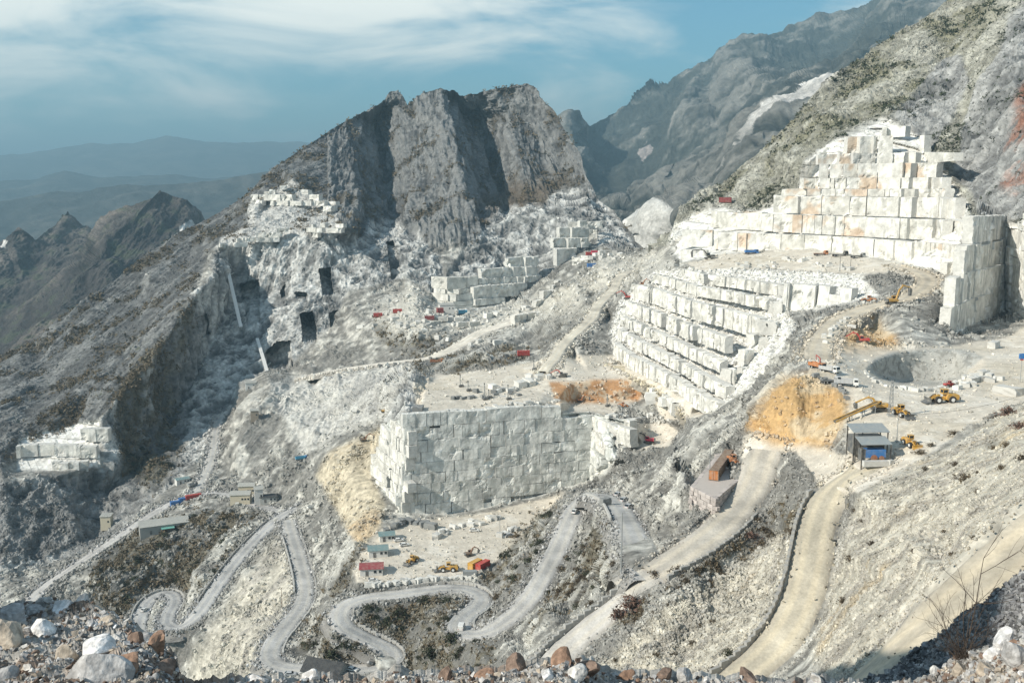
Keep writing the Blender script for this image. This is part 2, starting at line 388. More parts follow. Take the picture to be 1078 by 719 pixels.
# ------------------------------------------------------------------ the basin: quarry, valley and both mountains
xs = np.arange(X0, X1+.1, .75)
tx = np.array([p[0] for p in TOP]); ty = np.array([p[1] for p in TOP])
NR = 900
t = np.linspace(0, 1, NR)[:, None]
topy = np.interp(xs, tx, ty)
PY = topy[None]*(1-t)+748*t
PX = np.broadcast_to(xs[None], PY.shape).copy()
Wd = 1/sample(IWs, PX, PY)
B = unproj(PX, PY, Wd)                       # bare survey surface
IWn = blur(IW, 5)
Nb = grid_normals(unproj(PX, PY, 1/sample(IWn, PX, PY)))
Nh = Nb.copy(); Nh[..., 2] = 0; Nh /= np.linalg.norm(Nh, axis=-1)[..., None]+1e-6
B32 = B.astype(np.float32)
PIX = (Wd/FPX).astype(np.float32)            # metres per sight step
steep = 1-np.abs(Nb[..., 2])
warp1 = fractal(B32, 60, 5, .55, seed=1); warp2 = fractal(B32, 60, 5, .55, seed=2)
def region(poly, soft=1.5, warp=3.0):
    x0 = min(p[0] for p in poly)-30; x1 = max(p[0] for p in poly)+30
    m = sample(pmask(poly, soft), PX+warp1*warp*2, PY+warp2*warp*2)
    return np.clip(m, 0, 1).astype(np.float32)
def regions(polys, **kw):
    out = None
    for p in polys:
        m = region(p, **kw); out = m if out is None else np.maximum(out, m)
    return out
FRONT = [(404,447),(430,440),(470,437),(500,437),(535,431),(560,428),(590,434),(622,435)]
BASE = [(620,507),(590,515),(560,524),(530,530),(500,537),(475,540),(440,541),(422,537),(404,520),(392,504),(400,480)]
R_cliff = regions([
 [(228,262),(275,252),(357,243),(378,250),(392,232),(412,232),(440,245),(470,290),(462,318),(430,292),(400,300),(370,308),(345,345),(322,370),(300,385),(275,386),(262,402),(240,425),(228,445),(214,480),(190,505),(150,535),(115,565),(108,491),(105,445),(130,410),(160,380),(185,340),(205,310),(225,290)],
 [(462,318),(470,290),(490,262),(503,250),(515,232),(535,212),(548,222),(560,212),(572,218),(590,196),(612,200),(622,192),(650,225),(678,262),(640,260),(608,268),(585,282),(560,302),(535,320),(505,326),(478,328)],
 [(-100,512),(0,505),(50,502),(108,491),(115,560),(92,580),(30,600),(-100,612)],
 [(1012,140),(1030,85),(1050,60),(1062,20),(1180,-60),(1180,240),(1085,231),(1058,234),(1034,232),(1022,205),(1000,185)],
 [(938,128),(960,100),(985,70),(1010,60),(1020,90),(1000,130),(985,160),(960,140)],
], warp=4)
R_w1 = region([(705,262),(712,240),(735,226),(760,222),(800,222),(836,205),(848,170),(880,148),(905,139),(930,127),(962,140),(985,165),(1000,190),(1018,214),(1024,235),(1010,262),(998,291),(985,285),(945,277),(900,269),(850,263),(800,264),(760,267),(722,276)], warp=2.5)
R_w1b = region([(1022,236),(1058,234),(1085,230),(1180,231),(1180,354),(1085,339),(1058,327),(1022,342),(1003,351),(1008,300)], soft=1, warp=1)
R_w2 = region([(690,286),(735,284),(770,282),(800,285),(830,286),(880,289),(908,291),(926,313),(900,318),(860,325),(828,329),(840,345),(815,380),(790,410),(753,432),(730,423),(700,405),(665,389),(645,373),(642,350),(648,332),(655,316),(672,300)], soft=1, warp=1.5)
R_cb = region(FRONT+[(640,440),(662,444),(655,465),(640,498)]+BASE+[(402,460)], soft=.7, warp=.5)
R_cbtop = region([(404,447),(407,430),(418,408),(432,397),(450,397),(440,437),(422,442)], soft=1, warp=1)
R_pit = region([(20,462),(60,451),(105,443),(105,491),(60,496),(18,494)], soft=.8, warp=.6)
R_upq = region([(228,264),(234,250),(262,238),(262,212),(275,205),(300,199),(308,188),(330,203),(352,213),(360,243),(320,247),(275,254)], soft=1, warp=2)
R_lowb = region([(460,296),(478,290),(500,294),(515,300),(530,320),(505,326),(478,328),(460,318)], soft=1, warp=1)
R_cliff = np.maximum(R_cliff, R_cbtop*(1-R_cb))
R_wall = np.maximum.reduce([R_w1, R_w1b, R_w2, R_cb, R_pit, R_upq*.55, R_lowb])
FLOORS = {
 'plateau': [(434,402),(460,394),(500,391),(560,382),(600,374),(645,374),(700,404),(745,432),(735,441),(700,443),(684,416),(672,421),(640,438),(622,434),(590,433),(560,427),(535,430),(500,436),(442,436)],
 'yard': [(372,598),(380,580),(400,558),(422,546),(460,545),(500,541),(560,528),(598,518),(575,540),(548,566),(525,588),(505,603),(480,608),(440,611),(400,616),(376,612)],
 'terrace': [(722,277),(760,267),(850,263),(900,269),(945,277),(998,291),(985,302),(940,286),(905,290),(830,285),(770,282),(735,284)],
 'shelf': [(852,393),(858,368),(866,346),(885,356),(915,367),(1000,366),(1030,358),(1060,353),(1085,341),(1180,335),(1180,397),(1085,420),(1048,435),(1023,446),(988,470),(963,487),(938,500),(905,517),(880,507),(890,480),(892,440),(893,425),(880,407)],
 'apron': [(796,452),(820,461),(845,468),(870,474),(895,480),(905,517),(870,522),(838,477),(812,475),(800,490),(780,480),(784,460)],
 'bowl': [(662,446),(704,446),(716,455),(704,470),(680,474),(655,466)],
 'hollow': [(397,452),(403,449),(400,480),(392,504),(405,532),(400,556),(380,580),(366,560),(350,530),(333,502),(345,478)],
 'mid': [(384,330),(420,312),(440,300),(450,318),(500,332),(560,320),(600,296),(640,270),(690,268),(730,276),(690,284),(668,298),(640,310),(600,330),(560,345),(510,352),(470,352),(420,350)],
}
R_floor = np.maximum.reduce([region(p, soft=1, warp=1.5) for k, p in FLOORS.items() if k not in ('hollow', 'mid')])
R_hollow = region(FLOORS['hollow'], soft=2, warp=2)
R_mid = region(FLOORS['mid'], soft=5, warp=8)
R_ochre = regions([[(786,453),(798,436),(805,422),(815,408),(835,396),(852,392),(880,406),(893,424),(890,440),(880,456),(868,476),(845,475),(812,470)],
                   [(885,364),(893,346),(905,336),(918,333),(935,350),(947,367),(915,368)]], soft=4, warp=5)
R_orange = region([(578,402),(602,401),(640,399),(670,400),(682,406),(672,421),(640,423),(602,424),(585,423)], soft=1, warp=1)
R_bowlstone = region([(912,388),(920,378),(935,372),(975,367),(1020,368),(1036,377),(1010,401),(985,407),(950,405),(925,399)], soft=1, warp=1)
R_dump = region([(283,402),(320,397),(400,388),(450,384),(432,397),(415,410),(403,442),(345,462),(316,477),(298,440)], soft=2, warp=3)
R_pale = regions([[(610,712),(660,676),(700,640),(780,595),(838,548),(836,600),(818,645),(770,690),(730,760),(560,760)],
                  [(1085,420),(1000,470),(905,517),(872,600),(862,690),(880,730),(1000,625),(1100,540),(1180,480),(1180,400)],
                  [(205,690),(240,640),(270,595),(300,560),(312,590),(318,620),(300,650),(280,680),(270,740),(200,740)]], soft=4, warp=6)
R_veg = regions([
 [(108,590),(150,560),(205,540),(290,536),(262,570),(228,612),(196,618),(165,618),(140,640),(108,655),(95,625)],
 [(372,652),(400,634),(470,626),(500,632),(480,650),(460,690),(428,692),(402,672)],
 [(318,650),(345,640),(352,665),(395,685),(390,700),(310,700)],
 [(430,700),(470,660),(490,680),(520,690),(490,740),(430,740)],
 [(515,600),(560,560),(590,530),(585,560),(550,620),(512,655)],
 [(550,670),(600,610),(625,560),(640,560),(640,600),(600,650)],
 [(640,650),(668,630),(690,625),(680,650),(650,660)],
 [(780,560),(840,520),(870,500),(840,545),(780,590),(730,620),(700,630),(740,590)],
 [(390,330),(500,370),(560,370),(600,330),(560,372),(500,388),(440,392)],
 [(120,400),(200,320),(215,320),(180,400),(190,480),(160,520),(120,500)],
 [(365,590),(382,570),(372,600),(350,625),(335,625)],
], soft=3, warp=9)
R_cmt = region([(-120,440),(32,300),(412,60),(560,50),(680,262),(640,262),(600,262),(560,250),(500,260),(440,262),(360,248),(300,240),(225,262),(205,312),(185,342),(130,412),(100,447),(20,470),(-120,600)], soft=2, warp=3)
R_rmt = region([(680,262),(735,195),(1000,-20),(1190,-140),(1190,240),(1085,232),(1024,233),(1000,188),(962,138),(930,126),(880,146),(846,170),(836,203),(800,220),(740,222),(705,262)], soft=2, warp=3)
R_olive = region([(740,210),(1000,-20),(1190,-140),(1090,-60),(1050,20),(985,90),(930,125),(880,145),(846,165),(800,215)], soft=6, warp=8)
R_rust = region([(1056,200),(1066,110),(1080,80),(1180,20),(1180,225),(1090,222)], soft=3, warp=5)
# road bed
R_road = np.zeros(MX.shape, np.float32)
for nm, (c, n, wid) in ROADGEO.items():
    a = c-n*(wid/2+1.0); b = c+n*(wid/2+1.0)
    ax, ay, _ = proj(a); bx, by, _ = proj(b)
    for i in range(len(c)-1):
        q = [(ax[i], ay[i]), (ax[i+1], ay[i+1]), (bx[i+1], by[i+1]), (bx[i], by[i])]
        qx0 = max(int(min(p[0] for p in q))-X0-1, 0); qx1 = int(max(p[0] for p in q))-X0+3
        qy0 = max(int(min(p[1] for p in q))-Y0-1, 0); qy1 = int(max(p[1] for p in q))-Y0+3
        sl = (slice(qy0, qy1), slice(qx0, qx1))
        R_road[sl] = np.maximum(R_road[sl], in_poly(MX[sl], MY[sl], q))
R_road = np.clip(blur(R_road, 1.0)*1.3, 0, 1)
roadm = sample(R_road, PX, PY).astype(np.float32)

# --- displacement
flat = np.clip(np.maximum(R_floor, roadm), 0, 1)
R_cliff = R_cliff*(1-R_wall)
hard = np.maximum(R_cliff, R_wall)
loose = np.clip(1-flat-hard*.85, 0, 1)
D = np.zeros(PX.shape, np.float32)
# broad lumps and rubble everywhere loose
far_amp = smooth(300, 1000, Wd).astype(np.float32)
D += loose*(fractal(B32, 42, 7, .52, px=PIX, seed=3)*(1.1+1.6*far_amp*(1-.75*R_cmt)))
coarse = .12+1.5*smooth(-.12, .3, fractal(B32, 30, 4, .6, seed=8))
D += loose*coarse*(1-.55*R_cmt)*fractal(B32, 9, 6, .58, px=PIX, ridged='billow', seed=4)*1.9
D += loose*far_amp*fractal(B32, 18, 5, .62, px=PIX, ridged='billow', seed=9)*1.5*(1-.6*R_cmt)
# heaped stone along the road edges
berm = np.clip(sample(np.clip(blur(R_road, 2.2)*2.2, 0, 1), PX, PY)-roadm*1.2, 0, 1).astype(np.float32)
D *= 1-.6*R_mid
D += berm*(1-R_wall)*(.5+1.6*np.abs(noise((B32/1.6))))*.9
# gullies and streaks that run with each slope
def P3(x, y): return ground(np.array([x]), np.array([y]))[0]
STREAK = [
 (R_cmt*(PX < 360), P3(250,290)-P3(30,462), 9, 16, 3.4),
 (R_cmt*(PX >= 345), P3(462,110)-P3(470,245), 8, 24, 8.0),
 (R_rmt, P3(930,70)-P3(800,190), 7, 24, 5.0),
 (region([(560,760),(700,630),(850,520),(845,640),(760,760)], soft=5), P3(690,690)-P3(828,575), 8, 6, .55),
 (region([(1180,400),(900,510),(850,600),(850,760),(1180,500)], soft=5), P3(880,640)-P3(1060,500), 9, 6, .5),
 (region([(180,740),(240,620),(300,545),(320,620),(290,740)], soft=5), P3(215,690)-P3(300,590), 8, 12, 3.2),
 (region([(500,660),(560,560),(600,525),(690,530),(690,600),(560,720)], soft=5), P3(540,660)-P3(610,560), 7, 10, 2.6),
 (region([(640,520),(800,420),(860,345),(860,390),(800,440),(780,470),(720,580),(690,570)], soft=5), P3(690,520)-P3(830,360), 9, 11, 3.6),
 (R_dump, P3(360,400)-P3(340,460), 6, 10, 2.2),
 (region([(60,680),(110,580),(240,525),(300,535),(200,700)], soft=5), P3(150,640)-P3(240,550), 6, 18, 5.0),
 (region([(400,345),(640,270),(690,285),(640,330),(580,390),(450,390)], soft=4), P3(500,385)-P3(640,290), 7, 16, 4.0),
 (region([(200,520),(240,420),(300,400),(330,480),(300,530)], soft=5), P3(235,510)-P3(300,430), 6, 14, 3.5),
 (region([(320,640),(340,560),(400,520),(390,600),(340,720),(300,720)], soft=5), P3(330,660)-P3(390,560), 5, 9, 2.0),
]
streakv = np.zeros(PX.shape, np.float32)
for k, (m, d, k1, lam, amp) in enumerate(STREAK):
    m = (m*loose).astype(np.float32); sel = m > .02
    if not sel.any(): continue
    s = fractal(B32[sel], lam, 6, .62, px=PIX[sel], stretch=stretch_along(d, k1), seed=10+k)
    s = s+.25*np.abs(s)
    D[sel] += m[sel]*amp*s
    streakv[sel] += m[sel]*s
# flutes of the summit
sel = (R_cmt*(PX > 345)*loose) > .02
fl_ = fractal(B32[sel], 13, 4, .6, px=PIX[sel], ridged=True, stretch=stretch_along(P3(462,110)-P3(470,245), 6), seed=33)
D[sel] += (R_cmt*loose)[sel]*fl_*2.6; streakv[sel] += .5*fl_*(R_cmt*loose)[sel]
# rock faces
sel = R_cliff > .02
S = stretch_along((.22, .1, 1), 6.5)
cr = fractal(B32[sel], 22, 6, .6, px=PIX[sel], ridged=True, stretch=S, seed=30)
cr2 = fractal(B32[sel], 70, 3, .5, px=PIX[sel], seed=31)
D[sel] += R_cliff[sel]*(cr*4.6+cr2*8-2+1.5*fractal(B32[sel], 12, 4, .55, px=PIX[sel], seed=32))
cliffv = np.zeros(PX.shape, np.float32); cliffv[sel] = cr
D *= (.42+.58*smooth(140, 330, Wd)).astype(np.float32)
D *= 1-.7*np.clip(sample(np.clip(blur(R_road, 5)*2.5, 0, 1), PX, PY), 0, 1).astype(np.float32)
# worn marble faces
sel = R_wall > .02
D[sel] += R_wall[sel]*fractal(B32[sel], 9, 5, .55, px=PIX[sel], seed=35)*.55
sel = (R_upq > .02)
D[sel] += R_upq[sel]*fractal(B32[sel], 20, 5, .6, px=PIX[sel], ridged=True, seed=36)*2.5
# floors
D += R_floor*(1-roadm)*(fractal(B32, 16, 5, .55, px=PIX, seed=5)*.28)
D += np.maximum(R_hollow, R_mid)*(1-roadm)*fractal(B32, 26, 6, .5, px=PIX, seed=6)*.8
sel = R_ochre > .02
D[sel] += R_ochre[sel]*fractal(B32[sel], 8, 5, .6, px=PIX[sel], seed=7, stretch=stretch_along(P3(830,400)-P3(820,455), 5))*1.6
Pm = B+Nb*D[..., None]
Pm[..., 2] -= roadm*.35
# sawn benches: rows of blocks stepped back, joints between them
groove = np.zeros(PX.shape, np.float32); cellv = np.full(PX.shape, .5, np.float32)
def benches(m, h, L, run, amp, tang, z0=0.0, depth=.5, gap=.03, miss=.1, seed=0, rows_jit=.0):
    sel = m > .05
    b = B[sel]; mm = m[sel]
    z = b[:, 2]-z0
    zz = z/h+rows_jit*noise((b/45).astype(np.float32)+seed)
    r = np.floor(zz); f = zz-r
    s = b@np.asarray(tang, float)
    off = hash01(r.astype(int)+500, np.full(r.shape, seed))
    ln = L*(.65+.7*hash01(r.astype(int)+900, np.full(r.shape, seed+3)))
    ss = s/ln+off*7.3
    ss = ss+.28*np.sin(ss*2.1+r*1.7)          # uneven widths
    c = np.floor(ss); g = ss-c
    q = hash01(r.astype(int)+500, c.astype(int)+5000, np.full(r.shape, seed))
    off_n = (q-.5)*amp-np.where(hash01(c.astype(int)+700, r.astype(int)+77, np.full(r.shape, seed)) < miss, amp*1.3, 0)
    e1 = np.minimum(f, 1-f)*h; e2 = np.minimum(g, 1-g)*ln
    wdt = np.maximum(gap*h, PIX[sel]*.8)
    gr = np.maximum(1-smooth(.0, wdt, e1), (1-smooth(.0, wdt, e2))*.8)
    d = run*(f-.5)*h
    Pm[sel] += Nh[sel]*((d+off_n-gr*depth)*mm)[:, None]
    groove[sel] = np.maximum(groove[sel], gr*mm); cellv[sel] = cellv[sel]*(1-mm)+q*mm
sink = np.maximum.reduce([R_w1*2.2, R_w1b*2, R_w2*3, R_cb*(2.5+3*smooth(618, 626, PX)), R_pit*3, R_lowb*3])*(1-R_floor)
aw = B/np.linalg.norm(B[..., :2], axis=-1)[..., None]; aw[..., 2] = 0
Pm += aw*sink[..., None]
benches(np.maximum.reduce([R_w1, R_w1b, R_w2, R_cb, R_pit, R_lowb])*(1-R_floor), 8.0, 7, 0.0, 2.2, (.8, .6, 0), z0=-147, depth=.6, miss=.1, seed=2, rows_jit=.1)
# quarried chambers cut into the faces
CAVES = [([(316,331),(329,326),(334,345),(335,362),(319,363)], 35), ([(335,284),(348,282),(351,307),(339,307)], 24), ([(407,254),(413,252),(420,270),(421,293),(412,294),(409,272)], 22),
         ([(254,297),(272,294),(275,340),(262,346)], 18), ([(278,368),(290,358),(306,360),(308,385),(281,387)], 30), ([(534,298),(547,296),(549,316),(536,317)], 25),
         ([(294,300),(299,299),(300,313),(295,314)], 16), ([(311,309),(322,308),(321,312),(312,313)], 12), ([(346,326),(354,322),(356,340),(348,344)], 14), ([(455,306),(461,304),(462,318),(455,318)],10),
         ([(150,478),(158,474),(160,492),(151,496)], 12), ([(210,334),(216,330),(222,352),(214,356)], 10)]
for poly, dep in CAVES:
    m = in_poly(PX+warp1*1.5, PY+warp2*1.5, poly)
    dv = Pm[m]/np.linalg.norm(Pm[m], axis=1)[:, None]; dv[:, 2] *= .3
    Pm[m] += dv*dep
groove = np.clip(groove, 0, 1)

# --- stone colours (albedo only)
n1 = fractal(B32, 45, 6, .6, px=PIX, seed=40); n2 = fractal(B32, 9, 5, .6, px=PIX, seed=41); n3 = fractal(B32, 2.4, 3, .7, px=PIX, seed=42)
col = np.empty(PX.shape+(3,), np.float32)
col[:] = (.20, .195, .18)
rub = smooth(-.12, .3, n2*.5+n1*.5+streakv*.55)
col = lerp(col, np.array((.47, .46, .42), np.float32), rub*.85)
scr = smooth(.0, .35, n1+streakv*.7)
cm = lerp(np.broadcast_to(np.array((.098, .10, .10), np.float32), col.shape), np.array((.178, .18, .176), np.float32), smooth(-.15, .3, streakv*.8+n2*.5))
cm = lerp(cm, np.array((.085, .078, .065), np.float32), smooth(.02, .35, n1-.25*streakv)*.8)
brown = region([(505,215),(540,190),(590,185),(600,205),(560,225),(520,240)], soft=6, warp=6)
cm = lerp(cm, np.array((.10, .075, .05), np.float32), brown*.8)
cm = lerp(cm, np.array((.045, .05, .03), np.float32), smooth(.33, .45, n3*.7+n2*.45)*.85)        # scattered shrubs
col = lerp(col, cm, R_cmt)
rm = lerp(np.broadcast_to(np.array((.25, .245, .205), np.float32), col.shape), np.array((.35, .345, .30), np.float32), smooth(-.05, .3, streakv+n2*.6))
rm = lerp(rm, np.array((.15, .14, .075), np.float32), R_olive*smooth(-.2, .25, n1)*.7)
rm = lerp(rm, np.array((.055, .06, .035), np.float32), smooth(.36, .48, n3*.7+n2*.45)*.8)
col = lerp(col, rm, R_rmt)
ck = lerp(np.broadcast_to(np.array((.17, .172, .17), np.float32), col.shape), np.array((.50, .50, .48), np.float32), smooth(.0, .6, cliffv*.75+n2*.35)*(1-.55*(PX > 930)))
ck = lerp(ck, np.array((.065, .068, .068), np.float32), smooth(.1, .45, n1+.4*n2)*.6)
col = lerp(col, ck, R_cliff)
pitcliff = region([(-100,512),(0,505),(50,502),(108,491),(150,470),(200,330),(225,330),(200,420),(190,505),(115,565),(92,580),(-100,612)], soft=4, warp=6)
col = lerp(col, np.array((.13, .13, .128), np.float32)*(1+.9*np.clip(n2, -.5, .8))[..., None], pitcliff*R_cliff*.75)
col = lerp(col, np.array((.22, .09, .05), np.float32), R_rust*smooth(-.3, .2, n1+n2*.5)*.75)
dump = lerp(np.broadcast_to(np.array((.50, .49, .455), np.float32), col.shape), np.array((.30, .295, .28), np.float32), smooth(0, .35, n1+n2*.5))
col = lerp(col, dump, R_dump*.9)
pale = lerp(np.broadcast_to(np.array((.50, .47, .40), np.float32), col.shape), np.array((.31, .29, .255), np.float32), smooth(.03, .35, streakv*.8+n2*.5))
pale = lerp(pale, np.array((.56, .44, .26), np.float32), smooth(.12, .4, n1+.3*streakv)*.55*(PX > 760))
col = lerp(col, pale, R_pale*.92)
col = lerp(col, np.array((.105, .095, .07), np.float32)*(1+.8*np.clip(n2, -.6, .8))[..., None], R_veg*smooth(-.28, .12, n1*.5+n2*.7-streakv*.8+n3*.3)*.9)
midc = lerp(np.broadcast_to(np.array((.57, .545, .48), np.float32), col.shape), np.array((.36, .35, .32), np.float32), smooth(.05, .4, n2*.7+n1*.7))
col = lerp(col, midc, R_mid*.85)
holc = lerp(np.broadcast_to(np.array((.50, .44, .33), np.float32), col.shape), np.array((.44, .34, .215), np.float32), smooth(0, .35, n1))
col = lerp(col, holc, R_hollow*.9)
fl = lerp(np.broadcast_to(np.array((.585, .535, .455), np.float32), col.shape), np.array((.53, .47, .37), np.float32), smooth(.1, .5, n1)*.6)
fl = lerp(fl, np.array((.63, .60, .54), np.float32), smooth(.1, .4, n2)*.6)
col = lerp(col, fl, R_floor)
mar = lerp(np.broadcast_to(np.array((.68, .665, .625), np.float32), col.shape), np.array((.78, .77, .73), np.float32), cellv)
mar = lerp(mar, np.array((.46, .45, .42), np.float32), smooth(.1, .45, n2+.3*n1)*.55)
mar = lerp(mar, np.array((.62, .42, .24), np.float32), smooth(.22, .42, n1)*R_w1*.6)
mar = lerp(mar, np.array((.30, .30, .28), np.float32), groove*.7)
col = lerp(col, mar, R_wall*(1-R_floor))
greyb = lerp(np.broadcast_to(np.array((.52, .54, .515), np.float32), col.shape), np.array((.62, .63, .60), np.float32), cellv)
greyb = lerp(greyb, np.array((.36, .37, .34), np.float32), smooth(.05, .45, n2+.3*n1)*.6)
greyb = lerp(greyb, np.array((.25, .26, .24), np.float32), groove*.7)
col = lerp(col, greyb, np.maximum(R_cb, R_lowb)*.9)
och = lerp(np.broadcast_to(np.array((.50, .325, .15), np.float32), col.shape), np.array((.52, .41, .265), np.float32), smooth(0, .35, n2*.6+n1+streakv))
col = lerp(col, och, R_ochre*.95)
ora = lerp(np.broadcast_to(np.array((.47, .26, .125), np.float32), col.shape), np.array((.54, .43, .31), np.float32), smooth(-.05, .3, n2+.6*n3))
col = lerp(col, ora, R_orange*.95)
bs = lerp(np.broadcast_to(np.array((.40, .40, .375), np.float32), col.shape), np.array((.22, .22, .205), np.float32), smooth(-.05, .3, n3+n2*.4))
col = lerp(col, bs, R_bowlstone*.9)
col *= np.clip(1+(.6*n3+.4*n2)*(1-.7*np.maximum(R_floor, R_ochre)), .35, 1.7)[..., None]
col = np.clip(col, .02, .82)

# --- far sides of the ridges, so that the mountains are solid
back, bcol = [], []
for w_add, dz in ((18, -6), (60, -28), (150, -80), (330, -190), (600, -380)):
    d = Pm[0]/np.linalg.norm(Pm[0][:, :2], axis=1)[:, None]; d[:, 2] = 0
    q = Pm[0]+d*w_add; q[:, 2] += dz*np.clip(1+.5*noise((q/80).astype(np.float32)), .5, 1.5)
    back.append(q); bcol.append(col[0])
Pall = np.concatenate([np.stack(back[::-1]), Pm]); Call = np.concatenate([np.stack(bcol[::-1]), col])
nb = len(back)
F = grid_faces(*Pall.shape[:2])
def cls_of(m):
    m = np.concatenate([np.repeat(m[:1], nb, 0), m]); return (m[:-1, :-1]).ravel()
walls = cls_of(np.maximum(R_wall*(1-R_floor), 0)) > .5
floors = (cls_of(np.maximum.reduce([R_floor, R_hollow, roadm*.9])) > .5) & ~walls
cmt = (cls_of(np.maximum(R_cmt, R_cliff*(PX < 700)*(PY < 400))) > .5) & ~walls & ~floors
rmt = (cls_of(np.maximum(R_rmt, R_cliff*(PX > 700))) > .5) & ~walls & ~floors & ~cmt
rest = ~(walls | floors | cmt | rmt)
M_ground = ground_mat('loose_stone', (2.2, .7), .5, .14)
M_rock = ground_mat('mountain_rock', (7.0, 2.4), .6, .16)
M_marble = ground_mat('sawn_marble', (3.0, .8), .35, .12)
M_dust = ground_mat('trodden_marble_dust', (4.0, .6), .3, .12)
Vf = Pall.reshape(-1, 3); Cf = Call.reshape(-1, 3)
for nm, sel, mt, lb in (('mountain', cmt, M_rock, 'grey pyramid mountain with dark gullies and quarried cliffs at its foot'),
                        ('hillside', rmt, M_rock, 'olive grey mountainside above the white terraced quarry'),
                        ('quarry_face', walls, M_marble, 'white and grey sawn marble faces cut in stepped benches'),
                        ('quarry_floor', floors, M_dust, 'pale dusty quarry floors, yards and terraces'),
                        ('rubble_slope', rest, M_ground, 'grey and cream rubble slopes between the roads')):
    if sel.any():
        link(bpy.data.objects.new(nm, sub_mesh(nm, Vf, F, Cf, sel, mt)), kind='structure', label=lb)

# ------------------------------------------------------------------ roads
def road_mesh(name, c, n, wid, tint):
    K = 13; u = np.linspace(-1, 1, K)
    P = c[:, None]+n[:, None]*(u*wid/2)[None, :, None]*(1+.12*noise((c/25).astype(np.float32)))[:, None, None]
    P[..., 2] += .22-.10*(u**2)[None]
    g = np.arange(len(c)); endf = np.clip(np.minimum(g, len(c)-1-g)/5.0, 0, 1)
    P[..., 2] -= ((1-endf)*.75)[:, None]
    if name in ('quarry', 'mid'): P[..., 2] += 1.1
    edge = 1.1*noise((P/7.0).astype(np.float32))+.5*noise((P/2.0).astype(np.float32))
    P[:, (0, -1), :2] += (n[:, None, :2]*edge[:, (0, -1), None])
    P[:, (0, -1), 2] -= .5
    q = (1+.8*noise((c/4).astype(np.float32)))[:, None, None]
    for off, dz in ((.8, .45), (1.1, 1.3), (1.2, 2.2)):
        P = np.concatenate([P[:, :1]-n[:, None]*off*q, P, P[:, -1:]+n[:, None]*off*q], 1); P[:, (0, -1), 2] -= dz; u = np.concatenate([[-1], u, [1]])
    base = np.array(tint, np.float32)
    v = fractal(P.astype(np.float32), 14, 5, .6, seed=50)
    cc = np.broadcast_to(base, P.shape).astype(np.float32)*(1+.5*v)[..., None]
    tr = np.exp(-((np.abs(u)-.42)/.13)**2)[None]*(1+.6*v)
    cc = lerp(cc, np.array((.54, .52, .48), np.float32)*np.array(tint)/np.mean(tint), np.clip(tr*.8, 0, 1))
    ed = np.broadcast_to(smooth(.78, 1, np.abs(u))[None], tr.shape)
    cc = lerp(cc, np.array((.33, .31, .28), np.float32), ed*.6)
    cc[:, :3] *= (.6+.9*noise((P[:, :3]/1.3).astype(np.float32)))[..., None]; cc[:, -3:] *= (.6+.9*noise((P[:, -3:]/1.3).astype(np.float32)))[..., None]
    return np_mesh(name, P.reshape(-1, 3), grid_faces(*P.shape[:2])[:, ::-1], M_dust, np.clip(cc, .02, .8).reshape(-1, 3), True)
TINT = {'junction': (.42, .40, .365), 'descent': (.43, .40, .35), 'switchback': (.40, .395, .385), 'lower': (.47, .45, .42), 'valley': (.36, .36, .36), 'far': (.42, .41, .40), 'spur': (.45, .44, .42), 'scree': (.45, .41, .33), 'near': (.46, .415, .335),
        'ramp': (.50, .45, .37), 'quarry': (.66, .62, .55), 'mid': (.58, .54, .46), 'pit': (.62, .55, .42)}
RLAB = {'junction': 'trodden road junction below the stone platform', 'descent': 'wide dusty road dropping past the stone platform to the junction', 'switchback': 'grey dusty haul road in hairpin bends past the yard', 'lower': 'pale track dropping away from the road junction below the stone platform', 'valley': 'grey S-bend road winding down to the valley on the left',
        'far': 'narrow road along the foot of the dark cliffs', 'spur': 'short road climbing beside the grey spoil hump', 'scree': 'tan haul road running down beside the pale scree', 'near': 'tan road crossing the nearest hillside at the right',
        'ramp': 'tan ramp curving up to the upper terrace', 'quarry': 'pale road below the spoil heaps of the far cliffs', 'mid': 'pale road up the rib between the quarries', 'pit': 'tan track along the foot of the white terraces'}
for nm, (c, n, wid) in ROADGEO.items():
    link(bpy.data.objects.new('road', road_mesh(nm, c, n, wid, TINT[nm])), kind='structure', label=RLAB[nm])

